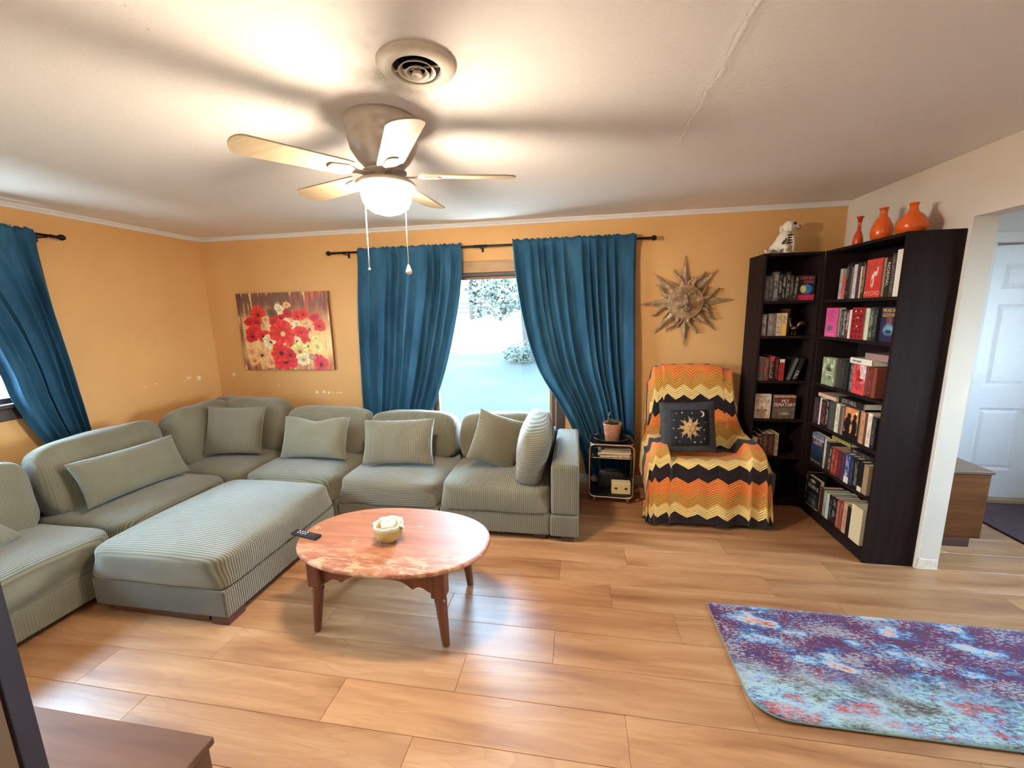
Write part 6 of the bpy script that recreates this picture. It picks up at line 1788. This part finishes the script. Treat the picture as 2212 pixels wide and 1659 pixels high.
# ================================================================== rug, console, chest, door mat
def mat_rug():
    t = NT('distressed_abstract_rug')
    o = t.obj()
    st = t.mapping(o, (1.0, 1.5, 1.0))
    a = t.noise(t.mapping(o, (2.6, 5.4, 1), (3.3, 1.2, 0)), 1.35, 5, 0.66, 0.15)
    b_ = t.noise(t.mapping(o, (3.0, 6.0, 1), (9.1, 4.2, 0)), 1.35, 5, 0.66, 0.15)
    c1 = t.ramp(a, [(0.0, rgb(44, 34, 70)), (0.38, rgb(74, 38, 88)), (0.45, rgb(98, 28, 70)), (0.515, rgb(76, 46, 92)), (0.555, rgb(74, 106, 152)), (0.59, rgb(140, 176, 196)), (0.63, rgb(218, 148, 122)), (0.69, rgb(62, 54, 104)), (0.8, rgb(92, 26, 54))], 'EASE')
    c2 = t.ramp(b_, [(0.0, rgb(104, 92, 88)), (0.38, rgb(94, 86, 80)), (0.45, rgb(128, 146, 142)), (0.51, rgb(154, 182, 184)), (0.56, rgb(120, 150, 176)), (0.61, rgb(170, 92, 90)), (0.68, rgb(72, 86, 110)), (0.85, rgb(140, 150, 140))], 'EASE')
    sx = t.n('ShaderNodeSeparateXYZ'); t.l(o, sx.inputs[0])
    wv = t.math('MULTIPLY', t.math('SUBTRACT', t.noise(o, 4, 3), 0.5), 0.30)
    fr = t.math('MULTIPLY', t.math('SUBTRACT', -0.03, t.math('ADD', sx.outputs[1], wv)), 7.0, clamp=True)
    col = t.mix(fr, c1, c2)
    s1 = t.noise(t.mapping(o, (34, 95, 1)), 1.3, 4, 0.7)
    s2 = t.noise(t.mapping(o, (30, 80, 1), (5, 5, 0)), 1.3, 4, 0.7)
    dens = t.noise(t.mapping(o, (1, 2, 1)), 4.5, 3)
    m1 = t.math('GREATER_THAN', t.math('ADD', s1, t.math('MULTIPLY', t.math('SUBTRACT', dens, 0.5), 0.6)), 0.545)
    m2 = t.math('GREATER_THAN', t.math('ADD', s2, t.math('MULTIPLY', t.math('SUBTRACT', 0.5, dens), 0.5)), 0.57)
    col = t.mix(t.math('MULTIPLY', m1, 0.62), col, rgb(170, 168, 166))
    col = t.mix(t.math('MULTIPLY', m2, 0.65), col, rgb(52, 44, 56))
    return t.set(color=col, rough=0.95, spec=0.1, normal=t.bump(s1, 0.3, 0.004), Sheen_Weight=0.15)
RX0, RX1, RY0, RY1 = 4.49, 6.62, -2.235, -1.583
nx, ny = 84, 30
def corner_in(x, y, r=0.10):
    # keep vertices inside a rounded near-left corner
    cx, cy = RX0+r*1.1, RY0+r
    if x < cx and y < cy:
        dx, dy = (x-cx)/(r*1.1), (y-cy)/r
        m_ = max(abs(dx), abs(dy)); L_ = math.hypot(dx, dy)
        if L_ > 1e-6:
            return cx+dx*m_/L_*r*1.1, cy+dy*m_/L_*r
    return x, y
V = []
for j in range(ny+1):
    for i in range(nx+1):
        x = RX0+(RX1-RX0)*i/nx; y = RY0+(RY1-RY0)*j/ny
        x, y = corner_in(x, y)
        lift = 0.012*math.exp(-((x-RX0)/0.12)**2-((y-RY0)/0.12)**2)+0.004*math.exp(-((y-RY0)/0.05)**2)
        V.append((x-(RX0+RX1)/2, y-(RY0+RY1)/2, 0.001+lift))
F = [(j*(nx+1)+i, j*(nx+1)+i+1, (j+1)*(nx+1)+i+1, (j+1)*(nx+1)+i) for j in range(ny) for i in range(nx)]
rug = thing('rug', 'multicoloured distressed runner rug on the plank floor', 'rug', ((RX0+RX1)/2, (RY0+RY1)/2, 0))
o = pydata('pile', V, F, mat_rug(), rug, True)
sm = o.modifiers.new('pile', 'SOLIDIFY'); sm.thickness = 0.008; sm.offset = 1
edge = [V[j*(nx+1)] for j in range(ny, 0, -1)]+[V[i] for i in range(nx+1)]
MB().tube([(x, y, z+0.003) for x, y, z in edge], 0.0042, 6).build('bound_edge', plain(118, 138, 128, 0.9), rug)

cn = thing('low_console', 'low walnut console at the bottom left of the view', 'console', (2.04, -3.035, 0))
mb = MB(); mb.bbox(-0.65, 0.65, -0.19, 0.185, 0.325, 0.350, 0.003); mb.build('top', 'walnut', cn)
mb = MB(); mb.bbox(-0.64, 0.64, -0.18, 0.175, 0.06, 0.3245, 0.003); mb.build('carcass', 'walnut', cn)
for s in (-1, 1):
    mb = MB(); mb.bbox(s*0.32-0.305, s*0.32+0.305, 0.1755, 0.184, 0.07, 0.316, 0.002); dr = mb.build('drawer_front', 'walnut', cn)
    mb = MB(); mb.bbox(s*0.32-0.06, s*0.32+0.06, 0.184, 0.200, 0.19, 0.204, 0.003); mb.build('pull', 'black_metal', dr)
mb = MB(); mb.bbox(-0.60, 0.60, -0.15, 0.14, 0.0, 0.06, 0.003); mb.build('plinth', 'foot', cn)

M['chest'] = mat_wood('chest_oak', (84, 46, 20), (100, 58, 27), (114, 68, 34), 0.5, spec=0.2)
ch_ = thing('hall_chest', 'brown wooden chest in the hall beyond the wall end', 'chest', (6.185, -0.575, 0))
mb = MB(); mb.bbox(-0.225, 0.235, -0.225, 0.30, 0.515, 0.535, 0.003); mb.build('top', mat_wood('hall_chest_wood', (92, 64, 46), (106, 76, 56), (118, 88, 66), 0.4), ch_)
mb = MB(); mb.bbox(-0.215, 0.225, -0.215, 0.29, 0.065, 0.5145, 0.003); mb.build('body', M['chest'], ch_)
mb = MB(); mb.bbox(-0.15, 0.17, -0.213, 0.24, 0.0, 0.0645, 0.003); mb.build('plinth', 'foot', ch_)
mb = MB(); mb.bbox(-0.205, 0.215, -0.219, -0.2152, 0.08, 0.505, 0.001); mb.build('front_panel', M['chest'], ch_)

dm = thing('door_mat', 'dark plum door mat in front of the entry door', 'mat', (7.26, -0.50, 0))
mb = MB(); mb.bbox(-0.515, 0.515, -0.42, 0.42, 0.0005, 0.010, 0.003); mb.build('pile', plain(82, 62, 68, 0.95, var=0.25, scale=40, bump=0.3), dm)
mb = MB(); frame_rect(mb, -0.52, 0.52, -0.425, 0.425, 0.02, 0, 0, 'y') if False else mb.tube([(-0.515, -0.42, 0.007), (0.515, -0.42, 0.007), (0.515, 0.42, 0.007), (-0.515, 0.42, 0.007)], 0.006, 6, True)
mb.build('bound_edge', plain(56, 40, 46, 0.9), dm)

flush_text()
